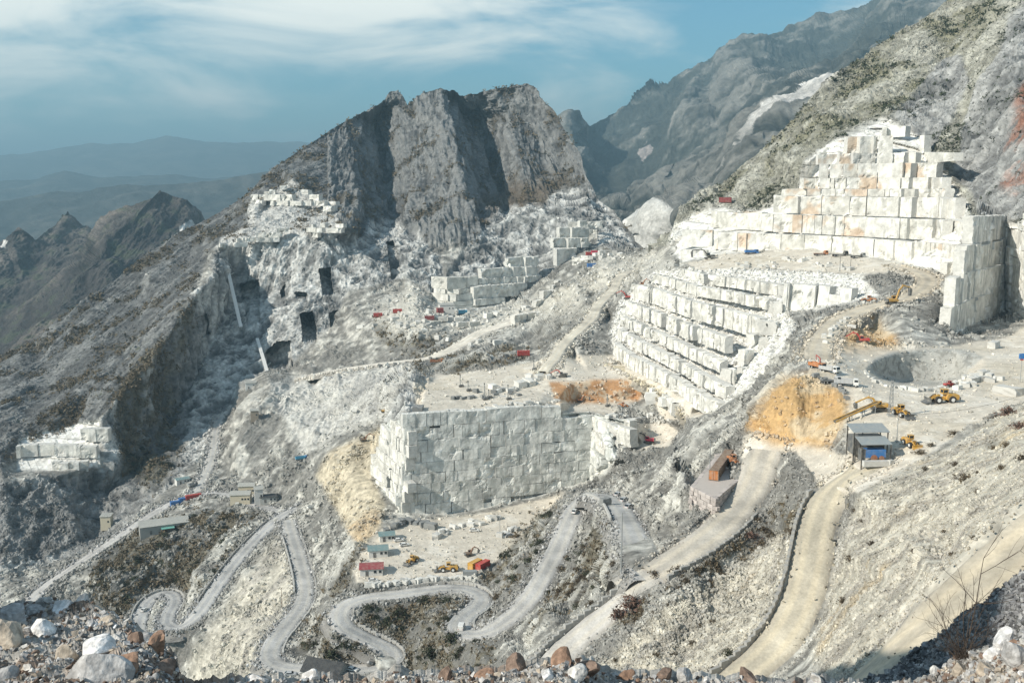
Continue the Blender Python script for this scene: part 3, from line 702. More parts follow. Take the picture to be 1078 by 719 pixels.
# ------------------------------------------------------------------ sawn benches, block by block
def line3(pts): return np.array([unproj(x, y, rng_of(y, v)) for x, y, v in pts])
def resamp(P, n):
    s = np.concatenate([[0], np.cumsum(np.linalg.norm(np.diff(P, axis=0), axis=1))]); u = np.linspace(0, s[-1], n)
    return np.stack([np.interp(u, s, P[:, k]) for k in range(3)], 1)
def block_wall(base, top, h, L, prot, seed, c0, c1, dirt, label, z0=None, deep=14, rough=.35, miss=.06, rust=0, lean=0, gap=.22, cut=.45, vary=False):
    rg = np.random.default_rng(seed); N = 400
    Bs, Ts = line3(base), line3(top)
    if len(Bs) == len(Ts):      # matched stations: keep them matched
        k = np.linspace(0, len(Bs)-1, N); f = lambda A: np.stack([np.interp(k, np.arange(len(A)), A[:, i]) for i in range(3)], 1)
        Bs, Ts = f(Bs), f(Ts)
    else: Bs, Ts = resamp(Bs, N), resamp(Ts, N)
    zmin = Bs[:, 2].min() if z0 is None else z0; VV, FF, CC = [], [], []; nv = 0
    sl = np.concatenate([[0], np.cumsum(np.linalg.norm(np.diff(Bs[:, :2], axis=0), axis=1))])
    r = 0; z = zmin-.5
    while z < Ts[:, 2].max():
        hh = h*(rg.uniform(.82, 1.18) if not vary else rg.choice([.5, .75, 1.0, 1.25])); u = -rg.uniform(0, L)
        rowp = rg.uniform(-.35, .35)*prot
        while u < sl[-1]:
            ln = L*rg.choice([.35, .6, 1.0, 1.4, 2.0], p=[.15, .22, .3, .2, .13])*rg.uniform(.85, 1.15)
            uc = min(max(u+ln/2, 0), sl[-1]); i = int(np.interp(uc, sl, np.arange(N))); i = min(max(i, 2), N-3)
            zb, zt = Bs[i, 2], Ts[i, 2]; u += ln
            if z+hh*.6 < zb or z+hh*cut > zt: continue
            if rg.random() < miss: continue
            f = np.clip((z-zb)/max(zt-zb, 1), 0, 1); p = Bs[i]*(1-f)+Ts[i]*f
            j0, j1 = max(i-8, 0), min(i+8, N-1)
            tg = (Bs[j1]*(1-f)+Ts[j1]*f)-(Bs[j0]*(1-f)+Ts[j0]*f); tg[2] = 0; tl = np.linalg.norm(tg)+1e-9; tg /= tl; ln *= tl/(np.linalg.norm((Bs[j1]-Bs[j0])[:2])+1e-9)
            nr = np.array((tg[1], -tg[0], 0));
            if nr@(-p) < 0: nr = -nr
            pr = rowp+rg.normal()*prot*.5
            topz = min(z+hh*(1 if vary or rg.random() > .15 else rg.uniform(.6, 1.25)), zt+hh*.3)
            H = topz-z
            pix = np.linalg.norm(p)/FPX
            a = int(np.clip(ln/(pix*1.5), 2, 26)); b = int(np.clip(H/(pix*1.5), 2, 20))
            ca = np.linspace(0, 1, a+1); cb = np.linspace(0, 1, b+1)
            A, Bv = np.meshgrid(ca, cb)                      # front face grid
            g = gap*rg.uniform(.3, 1.6)
            wj = rg.normal(size=2)*.03
            X = p+tg*((A-.5)*(ln-g))[..., None]+nr*(pr-lean*Bv*H)[..., None]
            X[..., 2] = z+Bv*(H-g*.8)+(A-.5)*ln*wj[0]*Bv
            X = X+nr*((A-.5)*ln*wj[1]*1.5)[..., None]
            nz = fractal(X.astype(np.float32), 5, 4, .55, px=np.full(A.shape, pix, np.float32), seed=seed)
            chip = np.clip(fractal(X.astype(np.float32), 7, 4, .6, seed=seed+1)-.22, 0, 1)*4
            X = X+nr*(nz*rough-np.minimum(chip, 1.8)*rough*2)[..., None]
            tone = rg.uniform(0, 1)
            cc = np.array(c0)*(1-tone)+np.array(c1)*tone
            cc = np.broadcast_to(cc, A.shape+(3,)).astype(np.float32)*(1+.5*nz)[..., None]
            st = fractal((X*np.array((1, 1, .22))).astype(np.float32), 2.6, 4, .65, seed=seed+2)   # rain streaks and drill marks
            cc = lerp(cc, np.array(dirt, np.float32), smooth(.12, .5, st+.35*fractal(X.astype(np.float32), 22, 3, seed=seed+4))*.6)
            dl = noise((X*np.array((1.5, 1.5, .05))).astype(np.float32)); cc = cc*(1-.55*smooth(.16, .34, dl)*tone*smooth(.9, 2.2, 1/(pix*1.5)*1.0))[..., None]      # drill marks and seams
            if rust:
                cc = lerp(cc, np.array((.55, .33, .16), np.float32), smooth(.24, .42, fractal(X.astype(np.float32), 26, 4, .6, seed=seed+5))*rust)
            F0 = grid_faces(b+1, a+1)+nv
            VV.append(X.reshape(-1, 3)); CC.append(cc.reshape(-1, 3)); FF.append(F0); n0 = nv; nv += X.size//3
            # top, sides: border pushed back into the hill
            dep = deep
            for edge in (X[-1], X[:, 0], X[:, -1]):
                bk = edge-nr*dep
                md = edge-nr*.35*dep; md[:, 2] += .3*rg.normal(size=len(md))*rough
                Q = np.stack([edge, md, bk]); VV.append(Q.reshape(-1, 3)); CC.append(np.broadcast_to(np.array(c1)*.92*(.8+.2*rg.random()), (Q.size//3, 3)))
                FF.append(grid_faces(3, len(edge))+nv); nv += Q.size//3
        z += hh; r += 1
    if nv == 0: return
    link(bpy.data.objects.new('quarry_face', np_mesh('quarry_face', np.concatenate(VV), np.concatenate(FF), M_marble, np.clip(np.concatenate(CC), .02, .83))), kind='structure', label=label)
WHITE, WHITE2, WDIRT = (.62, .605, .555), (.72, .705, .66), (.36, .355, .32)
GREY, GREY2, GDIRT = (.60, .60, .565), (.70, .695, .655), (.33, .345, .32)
block_wall([(722,273,615),(760,266,605),(800,263,592),(850,262,575),(900,268,545),(945,276,515),(985,284,490),(1000,290,472)],
           [(718,236,736),(748,220,728),(800,221,668),(842,190,650),(882,149,650),(930,129,660),(972,146,635),(1018,220,520)], 8.8, 9, .15, 101, WHITE, WHITE2, WDIRT, 'white stepped marble wall of many benches under the right mountainside', rust=.5, deep=5, gap=.12, miss=.02, cut=.95, vary=True)
block_wall([(1001,290,472),(1008,275,472),(1018,246,466)],[(1004,262,472),(1012,246,470),(1021,236,462)], 8, 8, .6, 102, WHITE, WHITE2, WDIRT, 'end of the stepped marble wall', deep=5)
block_wall([(645,373,-94.5),(665,388,-94),(700,404,-93),(730,422,-92),(753,432,-91)],[(668,300,622),(700,284,622),(745,281,565),(782,284,545),(822,300,500)], 7.4, 5.2, .75, 103, WHITE, WHITE2, WDIRT, 'white terraced marble steps facing left above the pit', miss=.07, gap=.1, deep=4, rough=.7, cut=.8, vary=True)
block_wall([(753,432,-91),(780,402,430),(805,368,432),(826,330,462)],[(760,400,440),(785,370,450),(812,335,470),(832,292,520)], 6, 4, 1.6, 107, GREY, WHITE2, GDIRT, 'broken grey end of the terraced marble steps', miss=.45, deep=4, rough=.7)
block_wall([(826,330,462),(860,325,452),(900,318,436),(926,314,425)],[(830,287,524),(855,289,512),(882,290,498),(910,292,482)], 13, 4.5, 1.6, 104, GREY, WHITE2, GDIRT, 'tall grey split blocks under the edge of the upper terrace', miss=.12, lean=.1, deep=5, rough=.6)
block_wall([(1003,353,375),(1022,343,400),(1058,328,440)],[(1010,300,380),(1024,236,402),(1058,234,441)], 11, 9, .3, 105, WHITE, WHITE2, GDIRT, 'grey shaded marble corner at the right', miss=0, deep=4)
block_wall([(1060,328,439),(1085,340,397),(1180,355,360)],[(1060,234,440),(1085,231,400),(1180,226,365)], 11, 8, .3, 106, WHITE, WHITE2, GDIRT, 'tall cream marble wall at the right edge', miss=0, deep=4)
FR_T = [(430,440,441),(470,437,446),(500,437,449.5),(535,431,454),(560,428,457),(590,434,461),(622,435,465)]
FR_B = [(423,539,446),(470,541,452),(500,538,455),(530,530,459),(560,524,463),(590,515,467),(620,507,471)]
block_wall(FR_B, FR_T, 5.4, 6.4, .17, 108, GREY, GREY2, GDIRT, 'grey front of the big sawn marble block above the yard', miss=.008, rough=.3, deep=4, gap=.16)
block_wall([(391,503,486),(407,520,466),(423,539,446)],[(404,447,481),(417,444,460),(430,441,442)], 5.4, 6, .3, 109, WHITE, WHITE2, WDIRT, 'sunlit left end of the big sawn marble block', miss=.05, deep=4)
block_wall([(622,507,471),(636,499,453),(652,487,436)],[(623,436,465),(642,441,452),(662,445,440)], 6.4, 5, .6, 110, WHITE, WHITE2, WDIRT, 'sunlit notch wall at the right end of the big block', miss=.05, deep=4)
block_wall([(18,495,640),(60,497,640),(104,491,644)],[(22,462,666),(60,451,678),(105,444,672)], 8, 9, 2.2, 111, WHITE, WHITE2, GDIRT, 'white blocks at the back of the small quarry on the left slope', miss=.28, deep=5)
block_wall([(460,319,840),(478,327,832),(505,325,845),(530,320,860)],[(463,292,846),(480,290,840),(503,294,850),(528,303,868)], 8, 12, .3, 112, GREY, WHITE, GDIRT, 'shaded rows of sawn blocks at the foot of the far cliff', miss=.03, deep=5, vary=True, cut=.8, gap=.2)
block_wall([(262,213,1005),(300,217,985),(350,229,965)],[(275,206,1010),(305,192,1020),(352,214,985)], 5.5, 8, 1.6, 114, WHITE, WHITE2, WDIRT, 'bright white cuts high on the left shoulder of the mountain', miss=.4, deep=6, rough=1.2)
block_wall([(228,266,885),(262,258,895),(320,249,900),(357,246,885)],[(232,256,890),(268,247,902),(320,238,906),(357,234,892)], 4.5, 8, 1.5, 115, WHITE, WHITE2, WDIRT, 'lower white ledge across the left cliff top', miss=.35, deep=6, rough=1.2)

for k, (bs, tp, hh, ll, lb) in enumerate((
 ([(544,341,-101),(554,339,-101),(566,336,-100)],[(545,324,745),(555,322,750),(566,322,755)], 7, 9, 'white cut face beside the far road bend'),
 ([(566,322,775),(585,312,800),(604,300,825)],[(568,308,800),(586,298,815),(604,288,835)], 6, 8, 'cut blocks under the far spoil terrace'),
 ([(604,282,850),(625,286,830),(655,285,800)],[(606,270,860),(626,273,840),(655,272,810)], 7, 10, 'cut ledge below the mountain with the coloured cabins'),
 ([(440,352,745),(470,350,735),(500,345,745)],[(441,344,752),(470,342,742),(500,338,752)], 5, 7, 'low cut wall beside the far pale road'),
 ([(600,258,930),(610,262,925),(622,262,925)],[(602,232,960),(612,230,962),(622,234,965)], 9, 12, 'pale cut corner at the foot of the right mountain edge'),
 ([(652,330,622),(668,320,622),(690,310,622)],[(654,318,626),(668,306,626),(690,296,628)], 6, 6, 'upper cut blocks left of the terraces'),
 ([(684,421,470),(700,427,455),(706,430,440)],[(684,409,474),(700,414,459),(706,417,444)], 5, 5, 'white cut corner at the right side of the orange pit'),
 ([(160,290,905),(185,285,925),(215,276,935)],[(161,285,908),(186,279,928),(216,271,938)], 5, 9, 'pale cut ledge on the left flank of the mountain'))):
    block_wall(bs, tp, hh, ll, .5, 140+k, WHITE, WHITE2, WDIRT, lb, miss=.06, deep=4, rough=1.0, vary=True, cut=.7)

for k, (bs, tp, hh, ll, lb) in enumerate((
 ([(507,321,843),(535,316,860),(562,299,876)],[(509,282,858),(537,274,876),(563,262,890)], 11, 13, 'tall grey cut faces at the foot of the big fluted cliff'),
 ([(590,279,888),(603,270,896),(616,265,902)],[(592,240,912),(605,234,918),(617,231,922)], 12, 14, 'tall pale cut corner below the right shoulder of the mountain'))):
    block_wall(bs, tp, hh, ll, .35, 160+k, GREY, GREY2, GDIRT, lb, miss=.02, deep=5, rough=1.0, gap=.2, vary=True, cut=.8)

# ------------------------------------------------------------------ loose stone lying on the slopes
_CUBE = np.array([(-1,-1,-1),(1,-1,-1),(1,1,-1),(-1,1,-1),(-1,-1,1),(1,-1,1),(1,1,1),(-1,1,1)], float)
_CF = np.array([(0,3,2,1),(4,5,6,7),(0,1,5,4),(1,2,6,5),(2,3,7,6),(3,0,4,7)])
def rand_rot(rg, n):
    q = rg.normal(size=(n, 4)); q /= np.linalg.norm(q, axis=1)[:, None]; w, x, y, z = q.T
    return np.stack([np.stack([1-2*(y*y+z*z), 2*(x*y-z*w), 2*(x*z+y*w)], -1), np.stack([2*(x*y+z*w), 1-2*(x*x+z*z), 2*(y*z-x*w)], -1), np.stack([2*(x*z-y*w), 2*(y*z+x*w), 1-2*(x*x+y*y)], -1)], 1)
def pick(weight, n, rg):
    wv = np.clip(weight, 0, None).ravel().astype(np.float64); cw = np.cumsum(wv); k = np.searchsorted(cw, rg.random(n)*cw[-1]); return np.minimum(k, len(wv)-1)
Pm_f, col_f, W_f, PX_f, PY_f = Pm.reshape(-1, 3), col.reshape(-1, 3), Wd.ravel(), PX.ravel(), PY.ravel()
def rocks(name, weight, n, s0, s1, pw, label, seed, smin=.15, tint=None, tmix=.35, sink=.25, mat=None, tone=(.55, 1.4)):
    rg = np.random.default_rng(seed); k = pick(weight, n, rg)
    p = Pm_f[k]; px = W_f[k]/FPX
    sz = np.maximum(px*(s0*(s1/s0)**(rg.random(n)**pw)), smin)*.5
    v = _CUBE[None]*rg.uniform(.55, 1.0, (n, 8, 3))*np.stack([np.ones(n), rg.uniform(.55, 1, n), rg.uniform(.4, .9, n)], 1)[:, None]
    v = np.einsum('nij,nkj->nki', rand_rot(rg, n), v)*sz[:, None, None]+p[:, None]
    v[..., 2] += (sz*(1-2*sink))[:, None]*.5
    c = col_f[k]*rg.uniform(tone[0], tone[1], (n, 1))
    if tint is not None: c = c*(1-tmix)+np.array(tint)*tmix*rg.uniform(.6, 1.1, (n, 1))
    c = np.repeat(c, 8, 0)
    f = (_CF[None]+8*np.arange(n)[:, None, None]).reshape(-1, 4)
    return link(bpy.data.objects.new(name, np_mesh(name, v.reshape(-1, 3), f, mat or M_ground, np.clip(c, .02, .8))), kind='stuff', label=label)
vis = (PY < 735) & (PX > -40) & (PX < 1120)
near = smooth(650, 520, Wd)*(1-R_cmt)*(1-R_rmt)
slope_w = loose*(1-roadm)*vis*near*(.12+coarse)*(.4+1.2*smooth(-.2, .3, streakv))*(1-.6*R_ochre)
rocks('rubble', slope_w, 62000, .9, 5.5, 2.8, 'grey and white broken marble strewn over the slopes', 201, tint=(.60, .59, .55), tmix=.25, tone=(.78, 1.22))
rocks('rubble', vis*loose*R_pale*(1-roadm)*(PX > 540)*(.5+smooth(-.2, .3, streakv+n2)), 22000, .9, 4.2, 2.4, 'pale chips and stones over the cream scree slopes', 208, tint=(.5, .47, .40), tmix=.3, tone=(.7, 1.25))
rocks('rubble', berm*vis*(1-R_wall)*smooth(800, 600, Wd), 14000, 1.4, 4.6, 1.5, 'rough stones heaped along the road edges', 202, tint=(.50, .49, .46), sink=.1)
rocks('rubble', vis*np.maximum(R_w2*.8, R_mid*.25)*(1-roadm)*(1-R_floor), 12000, 1.2, 5, 2.0, 'broken marble lying on the white terraces', 203, tint=(.7, .69, .65), tmix=.6)
rocks('rubble', vis*np.maximum(R_cliff, R_upq)*(1-np.minimum(roadm, 1)), 9000, 1.0, 3.2, 2.2, 'split rock on the cliff faces', 204, sink=.5, tone=(.6, 1.3))
rocks('rubble', vis*R_rmt*(1-R_cliff), 12000, 1.0, 3.2, 2.2, 'pale outcrops on the olive mountainside', 205, tint=(.37, .36, .33), tmix=.4, sink=.45)
rocks('rubble', vis*R_cmt*(1-R_cliff), 7000, 1.0, 2.6, 2.4, 'grey outcrops on the pyramid mountain', 206, tint=(.26, .26, .25), tmix=.25, sink=.55, tone=(.7, 1.3))
rocks('rubble', vis*R_floor*(1-roadm), 2600, 1.0, 3.6, 2.6, 'stray stones on the quarry floors', 207, tint=(.66, .64, .58), tmix=.5, sink=.1)

# broken stone spilled over the road shoulders
rgs = np.random.default_rng(209); RP, RS, RC_ = [], [], []
for nm, (c, n, wid) in ROADGEO.items():
    m_ = int(len(c)*2.0*13); k = rgs.integers(0, len(c), m_); sd = rgs.choice([-1, 1], m_); o_ = rgs.uniform(-.5, 3.6, m_)*rgs.uniform(.3, 1, m_)
    p = c[k]+n[k]*(sd*(wid/2+o_))[:, None]; p[:, :2] += rgs.normal(size=(m_, 2))*.8; p[:, 2] += .12-np.interp(o_, [0, .8, 1.9, 3.1, 4], [0, .45, 1.75, 3.6, 5])
    w_ = np.linalg.norm(p, axis=1); RP.append(p); RS.append(np.maximum(w_/FPX*(.9*(4.2/.9)**(rgs.random(m_)**2.2)), .2)*.5); RC_.append(np.array(TINT[nm])*rgs.uniform(.55, 1.35, (m_, 1)))
RP, RS, RC_ = np.concatenate(RP), np.concatenate(RS), np.concatenate(RC_); nn_ = len(RP)
v = _CUBE[None]*rgs.uniform(.55, 1.0, (nn_, 8, 3))*np.stack([np.ones(nn_), rgs.uniform(.55, 1, nn_), rgs.uniform(.4, .9, nn_)], 1)[:, None]
v = np.einsum('nij,nkj->nki', rand_rot(rgs, nn_), v)*RS[:, None, None]+RP[:, None]
link(bpy.data.objects.new('rubble', np_mesh('rubble', v.reshape(-1, 3), (_CF[None]+8*np.arange(nn_)[:, None, None]).reshape(-1, 4), M_ground, np.clip(np.repeat(RC_, 8, 0), .03, .75))), kind='stuff', label='stones spilled along the shoulders of the roads')
# ------------------------------------------------------------------ distant mountains
def far_sheet(name, lines, top, x0, x1, dx, nr, yb, seed, lam, amp, c_lo, c_hi, label, streak=None, paint=None, dark=None):
    iw = blur(tin(lines), 2.0)
    xs = np.arange(x0, x1, dx); tyy = np.interp(xs, [p[0] for p in top], [p[1] for p in top])
    t = np.linspace(0, 1, nr)[:, None]; py = tyy[None]*(1-t)+yb*t; px = np.broadcast_to(xs[None], py.shape)
    w = 1/sample(iw, px, py); P = unproj(px, py, w); N = grid_normals(P); Pf = P.astype(np.float32); pix = (w/FPX*max(dx, .8)).astype(np.float32)
    a = fractal(Pf, lam, 7, .55, px=pix, seed=seed)
    if streak is not None: a = a+1.1*fractal(Pf, lam*.8, 6, .6, px=pix, seed=seed+1, stretch=stretch_along(streak, 4))
    P = P+N*(a*amp)[..., None]
    n2 = fractal(Pf, lam*.25, 5, .65, px=pix, seed=seed+2)
    cc = lerp(np.broadcast_to(np.array(c_lo, np.float32), P.shape), np.array(c_hi, np.float32), smooth(-.25, .45, a*.7+n2*.8))
    if dark is not None: cc = lerp(cc, np.array(dark, np.float32), smooth(.1, .35, n2)*.8)
    if paint: cc = paint(px, py, cc, n2)
    cc = cc*np.clip(1+.5*n2, .4, 1.5)[..., None]
    bk = []
    for wa, dz in ((.01, -.006), (.05, -.03), (.15, -.1), (.35, -.26)):
        d = P[0].copy(); d[:, 2] = 0; R = np.linalg.norm(d, axis=1)[:, None]; q = P[0]+d*wa; q[:, 2] += R[:, 0]*dz; bk.append(q)
    Pa = np.concatenate([np.stack(bk[::-1]), P]); Ca = np.concatenate([np.repeat(cc[:1], len(bk), 0), cc])
    m = M_far
    return link(bpy.data.objects.new(name, np_mesh(name, Pa.reshape(-1, 3), grid_faces(*Pa.shape[:2]), m, Ca.reshape(-1, 3))), kind='structure', label=label)
M_far = ground_mat('distant_rock', (22.0, 8.0), .7, .25)
TB = [(520,190,3000),(560,160,3000),(591,121,2700),(600,118,2700),(610,116,2700),(616,121,2700),(621,133,2750),(626,137,3300),(640,122,3300),(655,115,3300),(672,100,3300),(687,89,3300),(707,80,3300),(727,71,3350),(750,59,3400),(770,46,3400),
      (778,41,3400),(792,38,3400),(810,36,3400),(830,30,3400),(852,25,3400),(875,16,3400),(913,-1,3400),(960,-20,3400),(1080,-24,3300)]
TB = [(x, y, w*1.5) for x, y, w in TB]
LB = [[(x, y, w/1.5) for x, y, w in TB], [(520,300,1700),(600,290,1600),(660,262,1500),(700,255,1350),(800,260,1100),(1080,100,1500)],
      [(626,137,3300),(640,170,2700),(655,205,2200),(668,232,1700)],[(605,150,2550),(615,185,2300),(635,215,1900)],[(690,130,2750)],[(720,170,2250)],[(700,215,1800)],[(752,110,2750)],[(735,62,3300),(720,110,2700),(700,160,2350)],
      [(782,45,3300),(790,80,2600),(760,150,2150)],[(830,60,2900)],[(800,105,2350)],[(745,195,1650)],[(876,76,1750),(838,96,1700),(802,134,1620),(782,165,1500),(765,190,1400)],[(880,85,1600),(845,115,1560),(810,150,1480),(785,175,1400)],
      [(655,236,1480),(690,233,1400),(715,230,1300)],[(880,40,3100)]]
LB = [[(x, y, w*1.5) for x, y, w in L] for L in LB]
def paint_b(px, py, cc, n2):
    s = blur_free(px+n2*3, py+n2*3, [(876,75),(855,79),(838,94),(818,118),(800,137),(790,150),(772,178),(750,198),(775,172),(805,140),(840,116),(880,84)])
    cc = lerp(cc, np.array((.60, .58, .55), np.float32), s*(.85-.5*smooth(130, 160, py)))
    s = blur_free(px, py+n2*2, [(640,240),(668,234),(716,231),(730,262),(640,300)])
    cc = lerp(cc, np.array((.50, .49, .46), np.float32), s*.9)
    s = blur_free(px+n2*4, py+n2*4, [(664,150),(676,140),(680,144),(668,158)])
    return lerp(cc, np.array((.45, .40, .38), np.float32), s*.7)
def blur_free(px, py, poly): return in_poly(px, py, poly).astype(np.float32)
far_sheet('far_mountain', LB, TB, 520, 1075, .8, 420, 300, 60, 560, 80, (.05, .055, .048), (.17, .165, .15), 'hazy blue grey mountain behind the quarry valley', streak=unproj(790, 60, 3300)-unproj(760, 170, 2100), paint=paint_b)
TL = [(-130,262,2300),(-60,258,2250),(0,250,2150),(10,245,2120),(20,240,2100),(30,246,2120),(38,252,2140),(47,246,2200),(58,234,2300),(66,227,2300),(72,225,2300),(80,230,2300),(90,239,2320),(100,246,2340),(108,241,2100),(120,230,2060),(140,214,2010),
      (156,200,1980),(168,196,1970),(178,201,1980),(188,207,1990),(196,212,2000),(206,224,2020),(214,235,2040),(260,275,2100)]
LL = [TL, [(168,197,1960),(140,225,1880),(108,248,1800),(85,280,1700),(60,310,1600),(30,350,1500),(-20,395,1400)], [(72,227,2280),(50,262,2120),(25,300,1950),(-10,340,1800)], [(95,262,2150),(60,285,1950),(20,330,1750)],
      [(200,250,1900)],[(150,260,1800)],[(120,300,1650)],[(80,345,1500)],[(-130,420,1400),(0,410,1350),(100,400,1350),(260,330,1600)],[(-130,330,1800)]]
def paint_l(px, py, cc, n2):
    for poly in ([(190,237),(200,232),(205,238),(190,243)], [(-2,250),(4,252),(3,258),(-2,258)]):
        cc = lerp(cc, np.array((.62, .60, .57), np.float32), blur_free(px, py, poly))
    return cc
far_sheet('wooded_ridge', LL, TL, -130, 262, .8, 300, 410, 70, 160, 22, (.055, .05, .048), (.15, .13, .115), 'dark wooded triple ridge beyond the left slope', streak=unproj(160, 205, 1950)-unproj(60, 320, 1600), dark=(.04, .048, .03), paint=paint_l)
for k, (top, w, yb, lb) in enumerate((
  ([(-140,222),(0,213),(30,205),(60,200),(83,203),(100,197),(133,192),(157,193),(200,193),(240,190),(280,182),(340,178),(460,190),(600,196)], 5200, 300, 'nearest of three hazy blue hill lines on the left horizon'),
  ([(-140,196),(0,192),(33,188),(67,180),(87,182),(107,186),(150,184),(220,187),(300,182),(400,186),(600,190)], 8200, 240, 'middle one of three hazy blue hill lines on the left horizon'),
  ([(-140,160),(0,162),(33,160),(67,155),(97,150),(140,152),(177,145),(213,147),(253,148),(300,152),(400,155),(600,165)], 13500, 220, 'farthest and palest of three hazy hill lines on the left horizon'))):
    T3 = [(x, y, w) for x, y in top]
    far_sheet('distant_hill', [T3, [(x, yb, w*.72) for x in range(-140, 601, 60)]], T3, -140, 600, 2.0, 60, yb, 80+k, w*.08, w*.006, (.04, .045, .045), (.07, .07, .065), lb)
# the plain under everything far away
s = 30000
me = np_mesh('plain', np.array([(-s, 900, -420), (s, 900, -420), (s, s, -420), (-s, s, -420)]), np.array([[0, 1, 2, 3]]), M_far, np.full((4, 3), .12))
link(bpy.data.objects.new('plain', me), kind='structure')

# ------------------------------------------------------------------ light, sky, air
SUN = Vector((-.75, -.37, .55)).normalized()
ELEV = math.asin(SUN.z); AZ = math.atan2(SUN.x, SUN.y)
w = bpy.data.worlds.new('World'); SC.world = w; w.use_nodes = True
nt = w.node_tree; bg = nt.nodes['Background']
sky = node(nt, 'ShaderNodeTexSky', sky_type='NISHITA'); sky.sun_disc = False; sky.sun_elevation = ELEV; sky.sun_rotation = AZ % (2*math.pi)
sky.altitude = 900; sky.air_density = 1.0; sky.dust_density = .6; sky.ozone_density = 2.0
tc = node(nt, 'ShaderNodeTexCoord'); mp = node(nt, 'ShaderNodeMapping'); mp.inputs['Scale'].default_value = (1.0, 1.0, 3.4); mp.inputs['Location'].default_value = CLOUD_LOC = (.35, .2, .15)
nt.links.new(tc.outputs['Generated'], mp.inputs['Vector'])
nz = node(nt, 'ShaderNodeTexNoise'); nz.inputs['Scale'].default_value = 4.6; nz.inputs['Detail'].default_value = 9; nz.inputs['Roughness'].default_value = .55; nz.inputs['Distortion'].default_value = .5
nt.links.new(mp.outputs[0], nz.inputs['Vector'])
sp = node(nt, 'ShaderNodeSeparateXYZ'); nt.links.new(tc.outputs['Generated'], sp.inputs[0])
# cloud banks: more of them higher up and to the left
h1 = node(nt, 'ShaderNodeMath', operation='MULTIPLY_ADD'); h1.inputs[1].default_value = 1.35; h1.inputs[2].default_value = -.22; nt.links.new(sp.outputs['Z'], h1.inputs[0])
h2 = node(nt, 'ShaderNodeMath', operation='MULTIPLY_ADD'); h2.inputs[1].default_value = -.22; nt.links.new(sp.outputs['X'], h2.inputs[0]); nt.links.new(h1.outputs[0], h2.inputs[2])
ad = node(nt, 'ShaderNodeMath', operation='ADD'); nt.links.new(nz.outputs['Fac'], ad.inputs[0]); nt.links.new(h2.outputs[0], ad.inputs[1])
rp = node(nt, 'ShaderNodeMapRange', interpolation_type='SMOOTHSTEP'); rp.inputs[1].default_value = .31; rp.inputs[2].default_value = .66; rp.inputs[4].default_value = .95
nt.links.new(ad.outputs[0], rp.inputs[0])
tn = node(nt, 'ShaderNodeVectorMath', operation='MULTIPLY'); tn.inputs[1].default_value = (.55, 1.0, 1.0); nt.links.new(sky.outputs[0], tn.inputs[0])
mix = node(nt, 'ShaderNodeMix', data_type='RGBA'); mix.inputs['B'].default_value = (12, 11.9, 10.8, 1)
fo = node(nt, 'ShaderNodeMapRange'); fo.inputs[1].default_value = .22; fo.inputs[2].default_value = .5; fo.inputs[3].default_value = 1; fo.inputs[4].default_value = .12; nt.links.new(sp.outputs['Z'], fo.inputs[0])   # the banks lie low in the sky, overhead is clear
ml = node(nt, 'ShaderNodeMath', operation='MULTIPLY'); nt.links.new(rp.outputs[0], ml.inputs[0]); nt.links.new(fo.outputs[0], ml.inputs[1])
nt.links.new(ml.outputs[0], mix.inputs['Factor']); nt.links.new(tn.outputs[0], mix.inputs['A'])
nt.links.new(mix.outputs['Result'], bg.inputs['Color']); bg.inputs['Strength'].default_value = .10
ld = bpy.data.lights.new('sun', 'SUN'); ld.energy = 5.0; ld.angle = math.radians(.5); ld.color = (1.0, .93, .81)
lo = link(bpy.data.objects.new('sun', ld)); lo.rotation_euler = SUN.to_track_quat('Z', 'Y').to_euler()
# haze: one even box of air
bm = bmesh.new(); bmesh.ops.create_cube(bm, size=1)
me = bpy.data.meshes.new('haze'); bm.to_mesh(me); bm.free()
hz = link(bpy.data.objects.new('haze', me), kind='stuff', label='thin blue haze filling the valley')
zlo, zhi = -5000, 1180
hz.location = (0, 12000, (zlo+zhi)/2); hz.scale = (64000, 64000, zhi-zlo)
m = bpy.data.materials.new('haze_air'); m.use_nodes = True; nt = m.node_tree
for n_ in list(nt.nodes):
    if n_.type == 'BSDF_PRINCIPLED': nt.nodes.remove(n_)
pv = node(nt, 'ShaderNodeVolumePrincipled'); pv.inputs['Density'].default_value = HAZE = 1.3e-4; pv.inputs['Color'].default_value = (.37, .62, .78, 1); pv.inputs['Anisotropy'].default_value = .1
nt.links.new(pv.outputs[0], [n_ for n_ in nt.nodes if n_.type == 'OUTPUT_MATERIAL'][0].inputs['Volume']); me.materials.append(m)

#@RENDER
SC.view_settings.view_transform = 'Standard'; SC.view_settings.look = 'None'; SC.view_settings.gamma = 1; SC.view_settings.exposure = .4
SC.render.engine = 'CYCLES'
SC.cycles.use_denoising = True
SC.cycles.denoiser = 'OPENIMAGEDENOISE'
SC.cycles.max_bounces = 6; SC.cycles.diffuse_bounces = 4; SC.cycles.glossy_bounces = 1; SC.cycles.volume_bounces = 0; SC.cycles.transparent_max_bounces = 6
